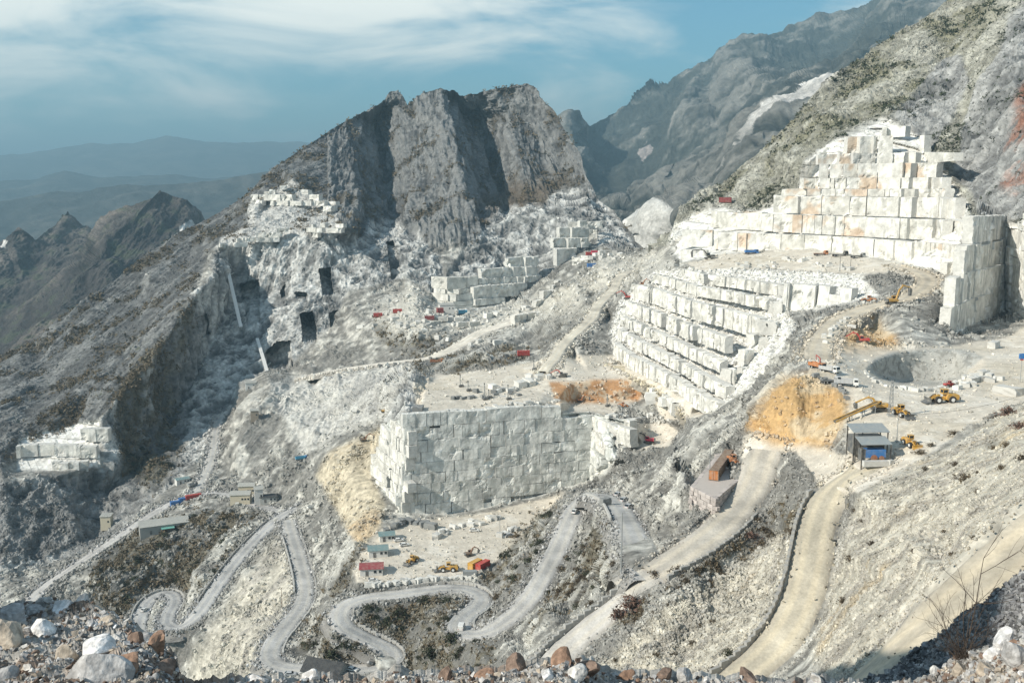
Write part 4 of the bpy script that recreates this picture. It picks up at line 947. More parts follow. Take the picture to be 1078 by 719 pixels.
# ------------------------------------------------------------------ ledge in front, scree and the unseen shading hill behind the camera
def near_sheet(name, top, bot, x0, x1, dx, nr, seed, amp, colf, mat, label, kind='structure', back=2.0):
    iw = blur(tin([top, bot]), 1.0)
    xs = np.arange(x0, x1, dx); tyy = np.interp(xs, [p[0] for p in top], [p[1] for p in top]); byy = np.interp(xs, [p[0] for p in bot], [p[1] for p in bot])
    t = np.linspace(0, 1, nr)[:, None]; py = tyy[None]*(1-t)+byy[None]*t; px = np.broadcast_to(xs[None], py.shape)
    P = unproj(px, py, 1/sample(iw, px, py)); Pf = P.astype(np.float32)
    d = amp*(fractal(Pf, 2.2*amp/.25, 3, .5, seed=seed)+.8*fractal(Pf, .9*amp/.25, 5, .55, ridged='billow', seed=seed+1))
    P[..., 2] += d
    cc = colf(Pf)
    bk = []
    for wa, dz in ((.4, -.15), (1.2, -.9), (3.0, -3.2), (6, -9)):
        q = P[0].copy(); r = q[:, :2]/np.linalg.norm(q[:, :2], axis=1)[:, None]; q[:, :2] += r*wa*back; q[:, 2] += dz*back; bk.append(q)
    Pa = np.concatenate([np.stack(bk[::-1]), P]); Ca = np.concatenate([np.repeat(cc[:1], len(bk), 0), cc])
    o = link(bpy.data.objects.new(name, np_mesh(name, Pa.reshape(-1, 3), grid_faces(*Pa.shape[:2]), mat, Ca.reshape(-1, 3))), kind=kind, label=label)
    return px, py, P, cc
M_near = ground_mat('near_stone', (.30, .06), .6, .3)
def ledge_col(P):
    a = fractal(P, 1.2, 4, .6, seed=90); b = fractal(P, .3, 3, .6, seed=91)
    c = lerp(np.broadcast_to(np.array((.34, .325, .30), np.float32), P.shape), np.array((.20, .145, .11), np.float32), smooth(-.1, .25, a)*.8)
    return np.clip(c*(1+.8*b)[..., None], .02, .7)
def scree_col(P):
    a = fractal(P, 6, 4, .6, seed=92); b = fractal(P, .8, 3, .6, seed=93)
    c = lerp(np.broadcast_to(np.array((.26, .26, .26), np.float32), P.shape), np.array((.13, .13, .125), np.float32), smooth(-.15, .3, a))
    return np.clip(c*(1+.9*b)[..., None], .02, .7)
LT = [(-110,620,13),(0,640,13),(30,634,13),(60,631,13),(90,637,12.5),(120,650,12),(150,666,11.5),(172,678,11),(184,694,10.5),(190,714,10),(204,724,10),(260,720,11),(300,718,12),(380,719,13),(420,713,13),(500,712,13),(540,707,12.5),(575,699,12),(600,697,12),(630,706,12.5),
      (660,713,13),(720,717,13),(850,720,14),(930,724,16),(985,714,14),(1010,694,14),(1040,684,13),(1078,672,12),(1190,640,11)]
LBt = [(-110,768,7.5),(190,768,7.5),(540,768,8),(850,768,8),(1190,768,7)]
lpx, lpy, LP, LC = near_sheet('ledge', LT, LBt, -110, 1190, 1.5, 110, 94, .10, ledge_col, M_near, 'brown rubbly ledge in the foreground')
ST = [(900,726,48),(943,704,45),(962,683,44),(997,664,43),(1027,640,42),(1052,618,41),(1078,605,40),(1190,560,38)]
SB = [(900,768,32),(1190,768,24)]
spx, spy, SPt, SCt = near_sheet('scree', ST, SB, 900, 1190, 1.5, 110, 97, .5, scree_col, M_near, 'dark grey scree at the lower right')
# unseen hillside added left and behind, its crest shaped to shade the foreground
hx, hy = np.meshgrid(np.linspace(0, 1, 60), np.linspace(0, 1, 30))
crest = np.array([(-74, 62, 22), (-70, 48, 28), (-72, 33, 36), (-73, 14, 48), (-74, -2, 58), (-77, -13, 42), (-84, -34, 20), (-60, -70, 20)], float)
foot = np.array([(-48, 40, -24), (-40, 26, -12), (-30, 16, -7), (-20, 6, -5), (-14, -6, -3), (-8, -14, -2), (4, -18, -2)], float)
cr_ = np.stack([np.interp(hx, np.linspace(0, 1, len(crest)), crest[:, i]) for i in range(3)], -1); ft_ = np.stack([np.interp(hx, np.linspace(0, 1, 7), foot[:, i]) for i in range(3)], -1)
HP = ft_*(1-hy[..., None])+cr_*hy[..., None]; HP[..., 2] += fractal(HP.astype(np.float32), 14, 4, .5, seed=98)*3
bk = [HP[-1]+np.array((-15, -8, -6.)), HP[-1]+np.array((-50, -26, -50.))]
HP = np.concatenate([HP, np.stack(bk)])
link(bpy.data.objects.new('hill', np_mesh('hill', HP.reshape(-1, 3), grid_faces(*HP.shape[:2]), M_ground, np.full((HP.size//3, 3), .22))), kind='structure', label='unseen rubbly hillside added beside the viewpoint to shade the foreground')

# ------------------------------------------------------------------ boulders and stones in front
def boulder_mesh(seed, sub=3):
    rg = np.random.default_rng(seed); bm = bmesh.new(); bmesh.ops.create_icosphere(bm, subdivisions=sub, radius=1)
    V = np.array([v.co for v in bm.verts]); F = np.array([[v.index for v in f.verts] for f in bm.faces]); bm.free()
    for _ in range(11):                       # broken planes
        n = rg.normal(size=3); n /= np.linalg.norm(n); d = rg.uniform(.45, .85); ex = np.clip(V@n-d, 0, None); V = V-n*ex[:, None]*.93
    V += V*(fractal(V.astype(np.float32), .8, 4, .55, seed=seed)*.16)[:, None]
    V *= np.array((1, rg.uniform(.7, .95), rg.uniform(.55, .8)))
    return V, F
BV = [boulder_mesh(300+i) for i in range(7)]
def boulder_obj(name, p, size, tint, label, group, k, rg):
    V, F = BV[k % 7]
    R = rand_rot(rg, 1)[0] if k >= 0 else np.eye(3)
    W = V@R.T*size
    W[:, 2] -= 0
    n = fractal((V*2).astype(np.float32), .9, 4, .6, seed=k)
    c = np.array(tint)*(1+.5*n)[:, None]
    o = bpy.data.objects.new(name, np_mesh(name, W, F, M_near, np.clip(c, .02, .8)))
    o.location = p; o['label'] = label; o['category'] = 'boulder'; o['group'] = group; C.objects.link(o); return o
def on_ledge(x, y):
    k = np.argmin((lpx-x)**2+(lpy-y)**2); return LP.reshape(-1, 3)[k].copy()
rg = np.random.default_rng(5)
TN = {'white': (.66, .65, .64), 'grey': (.38, .375, .37), 'pale': (.52, .51, .49), 'rust': (.27, .175, .125), 'brown': (.20, .145, .115), 'tan': (.42, .365, .30)}
KEY = [(100,690,23,'white','largest white angular boulder on the left foreground pile'),(68,693,15,'tan','rounded tan boulder beside the largest white one on the left pile'),(50,668,17,'white','flat topped white block on the left pile'),
 (62,644,14,'white','pale slab near the crest of the left pile'),(15,655,20,'grey','grey boulder at the left edge of the frame, near the pile crest'),(14,680,19,'tan','tan boulder at the left edge, lower on the pile'),(100,713,30,'grey','broad grey slab at the bottom of the left pile'),
 (8,712,16,'grey','dark grey stone in the bottom left corner'),(88,634,9,'pale','pale stone on the very crest of the left pile'),(110,655,9,'tan','small tan stone below the crest of the left pile'),(140,676,13,'brown','brown stone on the right shoulder of the left pile'),
 (165,690,15,'rust','rust brown boulder at the right end of the left pile'),(172,708,15,'brown','dark brown boulder low at the right end of the left pile'),(152,672,10,'grey','grey stone on the right slope of the left pile'),(38,640,11,'grey','grey stone between slabs on the left pile crest'),
 (120,672,9,'pale','pale chip beside the largest white boulder'),(30,705,10,'pale','pale flat stone low on the left pile'),(135,705,17,'rust','rusty stone right of the broad grey slab'),
 (270,716,10,'white','rounded white stone standing at the bottom edge below the grey road'),(328,718,9,'white','pointed white stone on the bottom edge beside the dark roof'),
 (545,707,14,'brown','brown boulder left of the tall rusty one at the bottom edge'),(594,700,15,'rust','tall rust red boulder rising from the bottom edge'),(575,713,9,'white','small white stone in front of the rusty boulders'),(602,716,14,'pale','bluish pale stone at the bottom edge under the tall rusty boulder'),
 (618,708,14,'brown','dark brown boulder right of the tall rusty one'),(512,714,12,'rust','rusty stone left along the bottom edge'),(470,716,12,'brown','low brown stone on the bottom edge under the hairpin'),(660,716,10,'rust','small rust stone further right on the bottom edge'),
 (715,711,13,'grey','dark grey slab stone on the bottom edge below the pale scree'),(700,717,9,'brown','brown stone beside the dark slab on the bottom edge'),(785,713,12,'brown','dark brown lump on the bottom edge beside the tan road'),(860,717,9,'pale','pale stone on the bottom edge between two tan roads'),
 (1054,672,15,'white','upright white block right of the bare shrub'),(1046,690,12,'white','low white block under the upright one beside the shrub'),(1066,680,10,'rust','orange stone against the upright white block'),(1072,700,17,'grey','dark boulder in the bottom right corner'),
 (1010,708,11,'tan','tan stone below the bare shrub'),(985,714,10,'pale','pale stone left of the shrub at the bottom edge'),(1040,713,12,'tan','tan stone at the bottom edge right of the shrub'),(995,690,9,'grey','grey stone at the left foot of the bare shrub')]
for k, (x, y, r, tn, lb) in enumerate(KEY):
    p = on_ledge(x, y); w = p[1]*CP-p[2]*SP
    p[2] += r*w/FPX*.15
    boulder_obj('boulder', p, r*w/FPX*1.3, np.array(TN[tn])*rg.uniform(.9, 1.1), lb, 'boulders on the foreground ledge', k, rg)
for k in range(150):
    x = rg.choice([rg.uniform(-20, 190), rg.uniform(190, 985), rg.uniform(960, 1090)], p=[.5, .3, .2]); ty_ = np.interp(x, [p[0] for p in LT], [p[1] for p in LT]); y = ty_+abs(rg.normal())*26+1
    if y > 726: y = ty_+rg.uniform(0, 8)
    p = on_ledge(x, y); w = p[1]*CP-p[2]*SP
    boulder_obj('stone', p, rg.uniform(3, 8)*w/FPX, np.array(TN[rg.choice(list(TN), p=[.2, .32, .22, .03, .1, .13])])*rg.uniform(.8, 1.1), 'fist to head sized broken stone lying among the foreground boulders', 'loose stones on the foreground ledge', k+50, rg)
# finer rubble
def near_rubble(name, PP, CCc, mask, n, s0, s1, seed, label, tints):
    rg = np.random.default_rng(seed); k = pick(mask, n, rg); p = PP.reshape(-1, 3)[k]; w = p[:, 1]
    sz = w/FPX*(s0*(s1/s0)**(rg.random(n)**2.2))*.5
    v = _CUBE[None]*rg.uniform(.5, 1, (n, 8, 3))*np.stack([np.ones(n), rg.uniform(.6, 1, n), rg.uniform(.4, .9, n)], 1)[:, None]
    v = np.einsum('nij,nkj->nki', rand_rot(rg, n), v)*sz[:, None, None]+p[:, None]+rg.normal(size=(n, 1, 3))*.01
    v[..., 2] += sz[:, None]*.3
    c = np.array(tints)[rg.integers(0, len(tints), n)]*rg.uniform(.6, 1.25, (n, 1))
    link(bpy.data.objects.new(name, np_mesh(name, v.reshape(-1, 3), (_CF[None]+8*np.arange(n)[:, None, None]).reshape(-1, 4), M_near, np.clip(np.repeat(c, 8, 0), .02, .8))), kind='stuff', label=label)
near_rubble('gravel', LP, LC, np.ones(lpx.shape), 22000, 2, 10, 401, 'small broken stones and grit on the foreground ledge', [TN['grey'], TN['brown'], TN['pale'], TN['tan'], TN['grey']])
near_rubble('gravel', SPt, SCt, np.ones(spx.shape), 16000, 1.5, 9, 402, 'dark loose stones of the lower right scree', [(.26, .26, .265), (.18, .18, .185), (.13, .13, .135), (.36, .36, .36)])

# ------------------------------------------------------------------ bare shrub in front
M_twig, _, _b = new_mat('twig_bark'); _b.inputs['Base Color'].default_value = (.075, .06, .05, 1)
M_twig2, _, _b = new_mat('dry_twig'); _b.inputs['Base Color'].default_value = (.17, .135, .095, 1)
def tube(VV, FF, a, b, r0, r1, n=4):
    a, b = np.array(a, float), np.array(b, float); d = b-a; L = np.linalg.norm(d)
    if L < 1e-6: return
    d /= L; u = np.cross(d, (0, 0, 1) if abs(d[2]) < .9 else (1, 0, 0)); u /= np.linalg.norm(u); v = np.cross(d, u); i0 = len(VV)
    for c, r in ((a, r0), (b, r1)):
        for k in range(n):
            t_ = 2*math.pi*k/n; VV.append(c+u*r*math.cos(t_)+v*r*math.sin(t_))
    for k in range(n): FF.append((i0+k, i0+(k+1) % n, i0+n+(k+1) % n, i0+n+k))
def grow(VV, FF, p, d, L, r, depth, rg, up=.1):
    p = np.array(p, float); d = np.array(d, float); nseg = 3
    for s in range(nseg):
        d = d+rg.normal(size=3)*.13; d[2] += up*.3; d /= np.linalg.norm(d); q = p+d*L/nseg
        tube(VV, FF, p, q, r*(1-s/nseg*.45), r*(1-(s+1)/nseg*.45)); p = q
        if depth > 0:
            for _ in range(rg.integers(1, 3)):
                e = d+rg.normal(size=3)*.55; e[2] += up; e /= np.linalg.norm(e); grow(VV, FF, p, e, L*rg.uniform(.4, .65), r*.5, depth-1, rg, up)
rg = np.random.default_rng(11); base = on_ledge(1013, 697); base[2] -= .03
root = bpy.data.objects.new('shrub', None); root.location = base; C.objects.link(root); root['label'] = 'bare dark leafless shrub with upright twigs on the foreground ledge at the right'; root['category'] = 'shrub'
STEMS = [(.08, .1, 1.0, 1.22, .011), (.10, .0, 1.0, .95, .009), (.32, .1, .9, .75, .008), (-.35, .0, .9, .62, .007), (-.6, .1, .75, .6, .007), (.55, -.1, .8, .6, .007), (-.15, .1, 1, .7, .007), (.75, .0, .7, .5, .006), (-.8, .1, .5, .5, .006), (.2, -.2, 1, .55, .006), (-.45, .2, .6, .45, .006), (.95, .1, .6, .42, .006)]
for dx, dy, dz, L, r in STEMS:
    VV, FF = [], []; grow(VV, FF, (rg.normal()*.03, rg.normal()*.03, 0), np.array((dx, dy, dz))/np.linalg.norm((dx, dy, dz)), L, r, 2, rg, .12)
    link(bpy.data.objects.new('stem', np_mesh('stem', np.array(VV), np.array(FF), M_twig)), root)
# dense low twigs at its foot
VV, FF = [], []
for _ in range(60):
    a = rg.uniform(0, 6.28); e = np.array((math.cos(a), math.sin(a), rg.uniform(.4, 1.6))); e /= np.linalg.norm(e); grow(VV, FF, (rg.normal()*.07, rg.normal()*.07, 0), e, rg.uniform(.15, .34), .004, 1, rg)
link(bpy.data.objects.new('twigs', np_mesh('twigs', np.array(VV), np.array(FF), M_twig)), root)

# ------------------------------------------------------------------ scrub on the slopes
def at(x, y):
    """point of the finished terrain seen at survey point (x, y)"""
    i = int(round((x-X0)/.75)); i = min(max(i, 0), PX.shape[1]-1); j = int(round((y-topy[i])/(748-topy[i])*(NR-1))); j = min(max(j, 0), NR-1)
    p = Vector(Pm[j, i]); p.z += .52*float(roadm[j, i])      # road surface lies above its bed
    return p
def bush_mesh(seed, mat_leaf, dense):
    rg = np.random.default_rng(seed); VV, FF = [], []
    for _ in range(16):
        a = rg.uniform(0, 6.28); e = np.array((math.cos(a)*rg.uniform(.2, 1), math.sin(a)*rg.uniform(.2, 1), rg.uniform(.5, 1.2))); e /= np.linalg.norm(e)
        grow(VV, FF, (rg.normal()*.1, rg.normal()*.1, 0), e, rg.uniform(.5, .9), .025, 1, rg, .05)
    n = dense; th = rg.uniform(0, 6.28, n); rr = rg.random(n)**.5; hz = rg.random(n)
    lob = 1+.35*np.sin(th*3+seed)+.2*np.sin(th*5+2*seed)
    c = np.stack([np.cos(th)*rr*.85*lob*np.sqrt(1-hz**2*.8), np.sin(th)*rr*.85*lob*np.sqrt(1-hz**2*.8), .06+hz*.85*(1-.35*rr)], 1)
    v = c[:, None]+rg.normal(size=(n, 3, 3))*.085
    i0 = len(VV); VV += list(v.reshape(-1, 3)); tri = [(i0+3*k, i0+3*k+1, i0+3*k+2) for k in range(n)]
    me = bpy.data.meshes.new('scrub'); me.from_pydata([tuple(x) for x in VV], [], [tuple(f) for f in FF]+tri); me.materials.append(M_twig); me.materials.append(mat_leaf)
    mi = np.zeros(len(FF)+n, np.int32); mi[len(FF):] = 1; me.polygons.foreach_set('material_index', mi); return me
def leaf_mat(name, c):
    m, nt, b = new_mat(name); oi = node(nt, 'ShaderNodeObjectInfo'); mr = node(nt, 'ShaderNodeMapRange'); mr.inputs[3].default_value = .65; mr.inputs[4].default_value = 1.35; nt.links.new(oi.outputs['Random'], mr.inputs[0])
    vm = node(nt, 'ShaderNodeVectorMath', operation='SCALE'); vm.inputs[0].default_value = c; nt.links.new(mr.outputs[0], vm.inputs['Scale']); nt.links.new(vm.outputs[0], b.inputs['Base Color']); return m
M_br, M_gn, M_rd = leaf_mat('dry_brown_leaf', (.13, .105, .07)), leaf_mat('dull_green_leaf', (.055, .065, .04)), leaf_mat('reddish_brown_leaf', (.15, .095, .075))
BUSH = {'brown': [bush_mesh(i, M_br, 170) for i in range(3)], 'green': [bush_mesh(10+i, M_gn, 240) for i in range(3)], 'red': [bush_mesh(20+i, M_rd, 200) for i in range(2)]}
def bush(x, y, r, kind, label, group, rg):
    p = at(x, y); w = p.y*CP-p.z*SP; o = bpy.data.objects.new('bush', BUSH[kind][rg.integers(0, len(BUSH[kind]))]); s = r*w/FPX
    o.location = p-Vector((0, 0, .1*s)); o.scale = (s*rg.uniform(.9, 1.3), s*rg.uniform(.9, 1.3), s*rg.uniform(.75, 1.1)); o.rotation_euler = (0, 0, rg.uniform(0, 6.28)); C.objects.link(o)
    o['label'] = label; o['category'] = 'bush'; o['group'] = group
rg = np.random.default_rng(21)
for x, y, r, kd, lb in ((1016,505,13,'brown','rounded brown bush on the pale hillside, below the loaders'),(1005,458,8,'brown','small brown bush on the hillside edge by the dusty shelf'),(1062,437,11,'red','reddish brown bush at the top of the pale hillside'),(1050,440,9,'brown','brown bush left of the reddish one on the hillside top'),
  (1074,452,10,'red','reddish bush at the right frame edge on the hillside'),(1060,472,8,'brown','lone brown bush halfway up the pale hillside'),(1076,485,9,'brown','tawny bush at the right frame edge lower down'),(968,478,8,'brown','brown bush on the shelf edge behind the yellow dumper'),(980,470,6,'brown','small bush beside the one on the shelf edge'),
  (665,640,17,'red','big russet bush beside the lower track'),(652,650,12,'red','russet bush at the left of the big one by the lower track'),(716,604,10,'brown','brown bush above the russet one by the junction'),(690,606,8,'brown','small dark bush at the road junction'),
  (768,690,10,'green','dark bush on the pale scree near the tan road'),(750,612,9,'brown','brown bush in the middle of the pale scree'),(762,604,9,'brown','brown bush on the pale scree, right of its neighbour'),(800,575,9,'brown','brown bush at the head of the pale scree'),(806,560,11,'brown','large brown bush under the container platform road'),
  (790,566,9,'red','reddish bush under the container platform road'),(895,590,8,'brown','brown bush beside the tan road at the rock outcrop'),(888,635,8,'brown','grey brown bush on the bank of the tan road'),(388,640,9,'green','dark bush inside the left road loop, upper one'),(420,648,10,'green','dark bush in the middle of the road loop'),
  (408,655,10,'green','dark bush below the middle one in the road loop'),(446,632,9,'green','dark bush under the yard wall'),(470,632,9,'green','dark bush at the right of the road loop'),(455,690,16,'green','dark scrub clump below the hairpin'),(475,675,12,'green','dark scrub clump left of the white van'),
  (350,690,13,'green','dark bush inside the lower left road bend'),(330,680,11,'green','dark bush beside the lower left road bend'),(365,680,10,'green','dark bush right inside the lower left road bend'),(580,545,8,'green','dark bush above the straight road, upper one'),(570,575,9,'green','dark bush on the bank left of the straight road'),
  (558,592,8,'green','dark bush midway down the bank left of the straight road'),(543,612,8,'green','dark bush low on the bank left of the straight road'),(523,630,8,'brown','brown bush at the foot of the bank by the hairpin')):
    bush(x, y, r, kd, lb, 'bushes on the slopes', rg)
ZONES = [('dull green low scrub dotting the dark slopes between the roads', 'green', R_veg*(PX < 640), 120, 2.5, 7), ('brown leafless scrub on the rubble slopes at the right', 'brown', R_veg*(PX > 600)+.12*R_pale*(PX > 560), 70, 3, 7), ('low brown scrub along the loop road banks', 'brown', np.clip(blur_free(PX, PY, [(600,540),(650,540),(690,600),(640,660),(560,690),(590,600)])*1.0, 0, 1), 40, 3, 7)]
for lb, kd, m, n, r0, r1 in ZONES:
    for k in pick(m*(1-roadm)*vis*(1-R_floor)*(PY > 470), n, rg):
        bush(PX_f[k], PY_f[k], rg.uniform(r0, r1), kd, lb, lb, rg)
# shrubs beyond counting on the mountains
def scrub_mass(weight, n, s0, s1, label, seed, mat):
    rg = np.random.default_rng(seed); k = pick(weight, n, rg); p = Pm_f[k]; sz = W_f[k]/FPX*rg.uniform(s0, s1, n)
    m = 9; c = p[:, None]+rg.normal(size=(n, m, 3))*(sz[:, None, None]*.42)*np.array((1, 1, .7)); c[..., 2] += sz[:, None]*.35
    v = c[:, :, None]+rg.normal(size=(n, m, 3, 3))*(sz[:, None, None, None]*.34)
    link(bpy.data.objects.new('scrub', np_mesh('scrub', v.reshape(-1, 3), np.arange(n*m*3).reshape(-1, 3), mat)), kind='stuff', label=label)
scrub_mass(vis*R_cmt*(1-R_cliff)*smooth(-.1, .25, n1-.3*streakv), 3600, 1.2, 3.4, 'dark shrubs dotted over the pyramid mountain', 31, M_br)
scrub_mass(vis*R_rmt*(1-R_cliff*.7)*smooth(-.05, .3, n1), 1700, 1.2, 3.6, 'olive shrubs dotted over the right mountainside', 32, M_gn)
scrub_mass(vis*R_veg*(1-roadm)*smooth(-.2, .2, n2-streakv), 5000, 1.2, 4.0, 'low dark scrub covering the slopes between the roads', 33, M_br)
# ------------------------------------------------------------------ machines, buildings and other things
class MB:
    def __init__(s): s.v, s.f = [], []
    def add(s, V, F):
        i = len(s.v); s.v += [tuple(map(float, p)) for p in V]; s.f += [tuple(i+k for k in f) for f in F]; return s
    def box(s, c, d, rz=0, ry=0, top=1.0):
        x, y, z = d[0]/2, d[1]/2, d[2]/2
        V = np.array([(-x, -y, -z), (x, -y, -z), (x, y, -z), (-x, y, -z), (-x*top, -y*top, z), (x*top, -y*top, z), (x*top, y*top, z), (-x*top, y*top, z)])
        M = np.array(Matrix.Rotation(rz, 3, 'Z') @ Matrix.Rotation(ry, 3, 'Y'))
        return s.add(V@M.T+np.array(c), _CF)
    def bar(s, a, b, w, h=None):
        """square bar from a to b"""
        a, b = np.array(a, float), np.array(b, float); h = h or w; d = b-a; d /= np.linalg.norm(d)
        u = np.cross(d, (0, 0, 1)) if abs(d[2]) < .95 else np.array((1., 0, 0)); u /= np.linalg.norm(u); v = np.cross(u, d)
        V = [a-u*w/2-v*h/2, a+u*w/2-v*h/2, a+u*w/2+v*h/2, a-u*w/2+v*h/2, b-u*w/2-v*h/2, b+u*w/2-v*h/2, b+u*w/2+v*h/2, b-u*w/2+v*h/2]
        return s.add(V, _CF)
    def prism(s, prof, y0, y1):
        """outline in x-z, extruded along y"""
        n = len(prof); V = [(x, y0, z) for x, z in prof]+[(x, y1, z) for x, z in prof]
        F = [tuple(range(n)), tuple(range(2*n-1, n-1, -1))]+[(k, n+k, n+(k+1) % n, (k+1) % n) for k in range(n)]
        return s.add(V, F)
    def cyl(s, a, b, r, n=14, r2=None):
        VV, FF = [], []; tube(VV, FF, a, b, r, r if r2 is None else r2, n); s.add(VV, FF+[tuple(range(n-1, -1, -1)), tuple(range(n, 2*n))]); return s
    def build(s, name, mat, parent=None, bevel=0, **props):
        me = bpy.data.meshes.new(name); me.from_pydata(s.v, [], s.f)
        if bevel:
            bm = bmesh.new(); bm.from_mesh(me); bmesh.ops.recalc_face_normals(bm, faces=bm.faces)
            bmesh.ops.bevel(bm, geom=list(bm.edges), offset=bevel, segments=1, affect='EDGES', clamp_overlap=True); bm.to_mesh(me); bm.free()
        else:
            bm = bmesh.new(); bm.from_mesh(me); bmesh.ops.recalc_face_normals(bm, faces=bm.faces); bm.to_mesh(me); bm.free()
        me.materials.append(mat); o = bpy.data.objects.new(name, me); link(o, parent, **props); return o
def paint(name, c, rough=.45, dust=.5, metal=0):
    """paint with dust settled on it"""
    m, nt, b = new_mat(name, rough); b.inputs['Metallic'].default_value = metal
    tc = node(nt, 'ShaderNodeTexCoord'); nz = node(nt, 'ShaderNodeTexNoise'); nz.inputs['Scale'].default_value = .9; nz.inputs['Detail'].default_value = 5; nt.links.new(tc.outputs['Object'], nz.inputs['Vector'])
    mr = node(nt, 'ShaderNodeMapRange'); mr.inputs[1].default_value = .35; mr.inputs[2].default_value = .75; mr.inputs[4].default_value = dust; nt.links.new(nz.outputs['Fac'], mr.inputs[0])
    mx = node(nt, 'ShaderNodeMix', data_type='RGBA'); mx.inputs['A'].default_value = (*c, 1); mx.inputs['B'].default_value = (.50, .46, .38, 1); nt.links.new(mr.outputs[0], mx.inputs['Factor']); nt.links.new(mx.outputs['Result'], b.inputs['Base Color']); return m
MT = {k: paint(k+'_paint', c, dust=d) for k, c, d in (('yellow', (.55, .30, .04), .5), ('orange', (.46, .16, .045), .5), ('red', (.42, .04, .035), .3), ('pink_red', (.55, .03, .08), .2), ('dark_red', (.24, .035, .04), .3), ('blue', (.03, .16, .42), .3),
      ('white', (.74, .74, .72), .3), ('silver', (.45, .46, .47), .3), ('charcoal', (.035, .037, .04), .35), ('dark_grey', (.10, .105, .11), .4), ('grey', (.28, .30, .31), .4), ('teal', (.20, .34, .36), .35), ('cream', (.62, .55, .40), .3), ('brown', (.20, .13, .09), .4), ('rust', (.30, .12, .06), .4), ('light_blue', (.10, .38, .55), .3))}
M_tyre, _, _b = new_mat('tyre_rubber', .85); _b.inputs['Base Color'].default_value = (.045, .043, .042, 1)
M_glass, _, _b = new_mat('dark_glass', .08); _b.inputs['Base Color'].default_value = (.02, .028, .035, 1); _b.inputs['Specular IOR Level'].default_value = .6
M_lamp, _, _b = new_mat('lamp_lens', .2); _b.inputs['Base Color'].default_value = (.75, .74, .68, 1)
def corr_mat(name, c, scale=18, dust=.35):
    m = paint(name, c, .5, dust); nt = m.node_tree; b = nt.nodes['Principled BSDF']; tc = node(nt, 'ShaderNodeTexCoord'); wv = node(nt, 'ShaderNodeTexWave', bands_direction='X'); wv.inputs['Scale'].default_value = scale/6.28; nt.links.new(tc.outputs['Object'], wv.inputs['Vector'])
    bp = node(nt, 'ShaderNodeBump'); bp.inputs['Strength'].default_value = .6; bp.inputs['Distance'].default_value = .05; nt.links.new(wv.outputs['Fac'], bp.inputs['Height']); nt.links.new(bp.outputs[0], b.inputs['Normal']); return m
ROOF = {'red': corr_mat('red_sheet_roof', (.30, .05, .06)), 'teal': corr_mat('teal_sheet_roof', (.17, .27, .28)), 'grey': corr_mat('grey_sheet_roof', (.30, .335, .35)), 'dark': corr_mat('dark_sheet_roof', (.05, .052, .055), dust=.1), 'pale': corr_mat('pale_sheet_roof', (.42, .42, .39))}
def block_mat(name, c, var=.3):
    m, nt, b = new_mat(name, .9); oi = node(nt, 'ShaderNodeObjectInfo'); tc = node(nt, 'ShaderNodeTexCoord'); nz = node(nt, 'ShaderNodeTexNoise'); nz.inputs['Scale'].default_value = 1.1; nz.inputs['Detail'].default_value = 6; nt.links.new(tc.outputs['Object'], nz.inputs['Vector'])
    ad = node(nt, 'ShaderNodeMath', operation='ADD'); nt.links.new(oi.outputs['Random'], ad.inputs[0]); nt.links.new(nz.outputs['Fac'], ad.inputs[1])
    mr = node(nt, 'ShaderNodeMapRange'); mr.inputs[1].default_value = .4; mr.inputs[2].default_value = 1.6; mr.inputs[3].default_value = 1-var; mr.inputs[4].default_value = 1+var*.6; nt.links.new(ad.outputs[0], mr.inputs[0])
    vm = node(nt, 'ShaderNodeVectorMath', operation='SCALE'); vm.inputs[0].default_value = c; nt.links.new(mr.outputs[0], vm.inputs['Scale']); nt.links.new(vm.outputs[0], b.inputs['Base Color']); return m
M_block, M_dblock, M_plat = block_mat('white_block', (.62, .61, .575)), block_mat('grey_block', (.24, .245, .24)), block_mat('pinkish_block', (.50, .45, .42))
M_plaster = block_mat('cream_plaster', (.58, .52, .40), .15); M_wplaster = block_mat('white_plaster', (.66, .65, .62), .15); M_conc = block_mat('concrete', (.38, .38, .36), .2)
def thing(name, label, cat, loc, rz=0, scale=1, group=None, tilt=None):
    o = bpy.data.objects.new(name, None); C.objects.link(o); o.location = loc; o.rotation_euler = (0, 0, rz); o.scale = (scale,)*3; o['label'] = label; o['category'] = cat; o.empty_display_size = .3
    if group: o['group'] = group
    return o
def copy_tree(o, parent=None):
    c = o.copy(); C.objects.link(c)
    if parent: c.parent = parent
    for ch in list(o.children): copy_tree(ch, c)
    return c
def wheels(root, pts, r, w, rim):
    for x, y in pts:
        o = MB().cyl((x, y-w/2, r), (x, y+w/2, r), r, 18).build('wheel', M_tyre, root, .04)
        s = 1 if y > 0 else -1
        MB().cyl((x, y+s*(w/2-.02), r), (x, y+s*(w/2+.05), r), r*.52, 12).build('rim', rim, o)
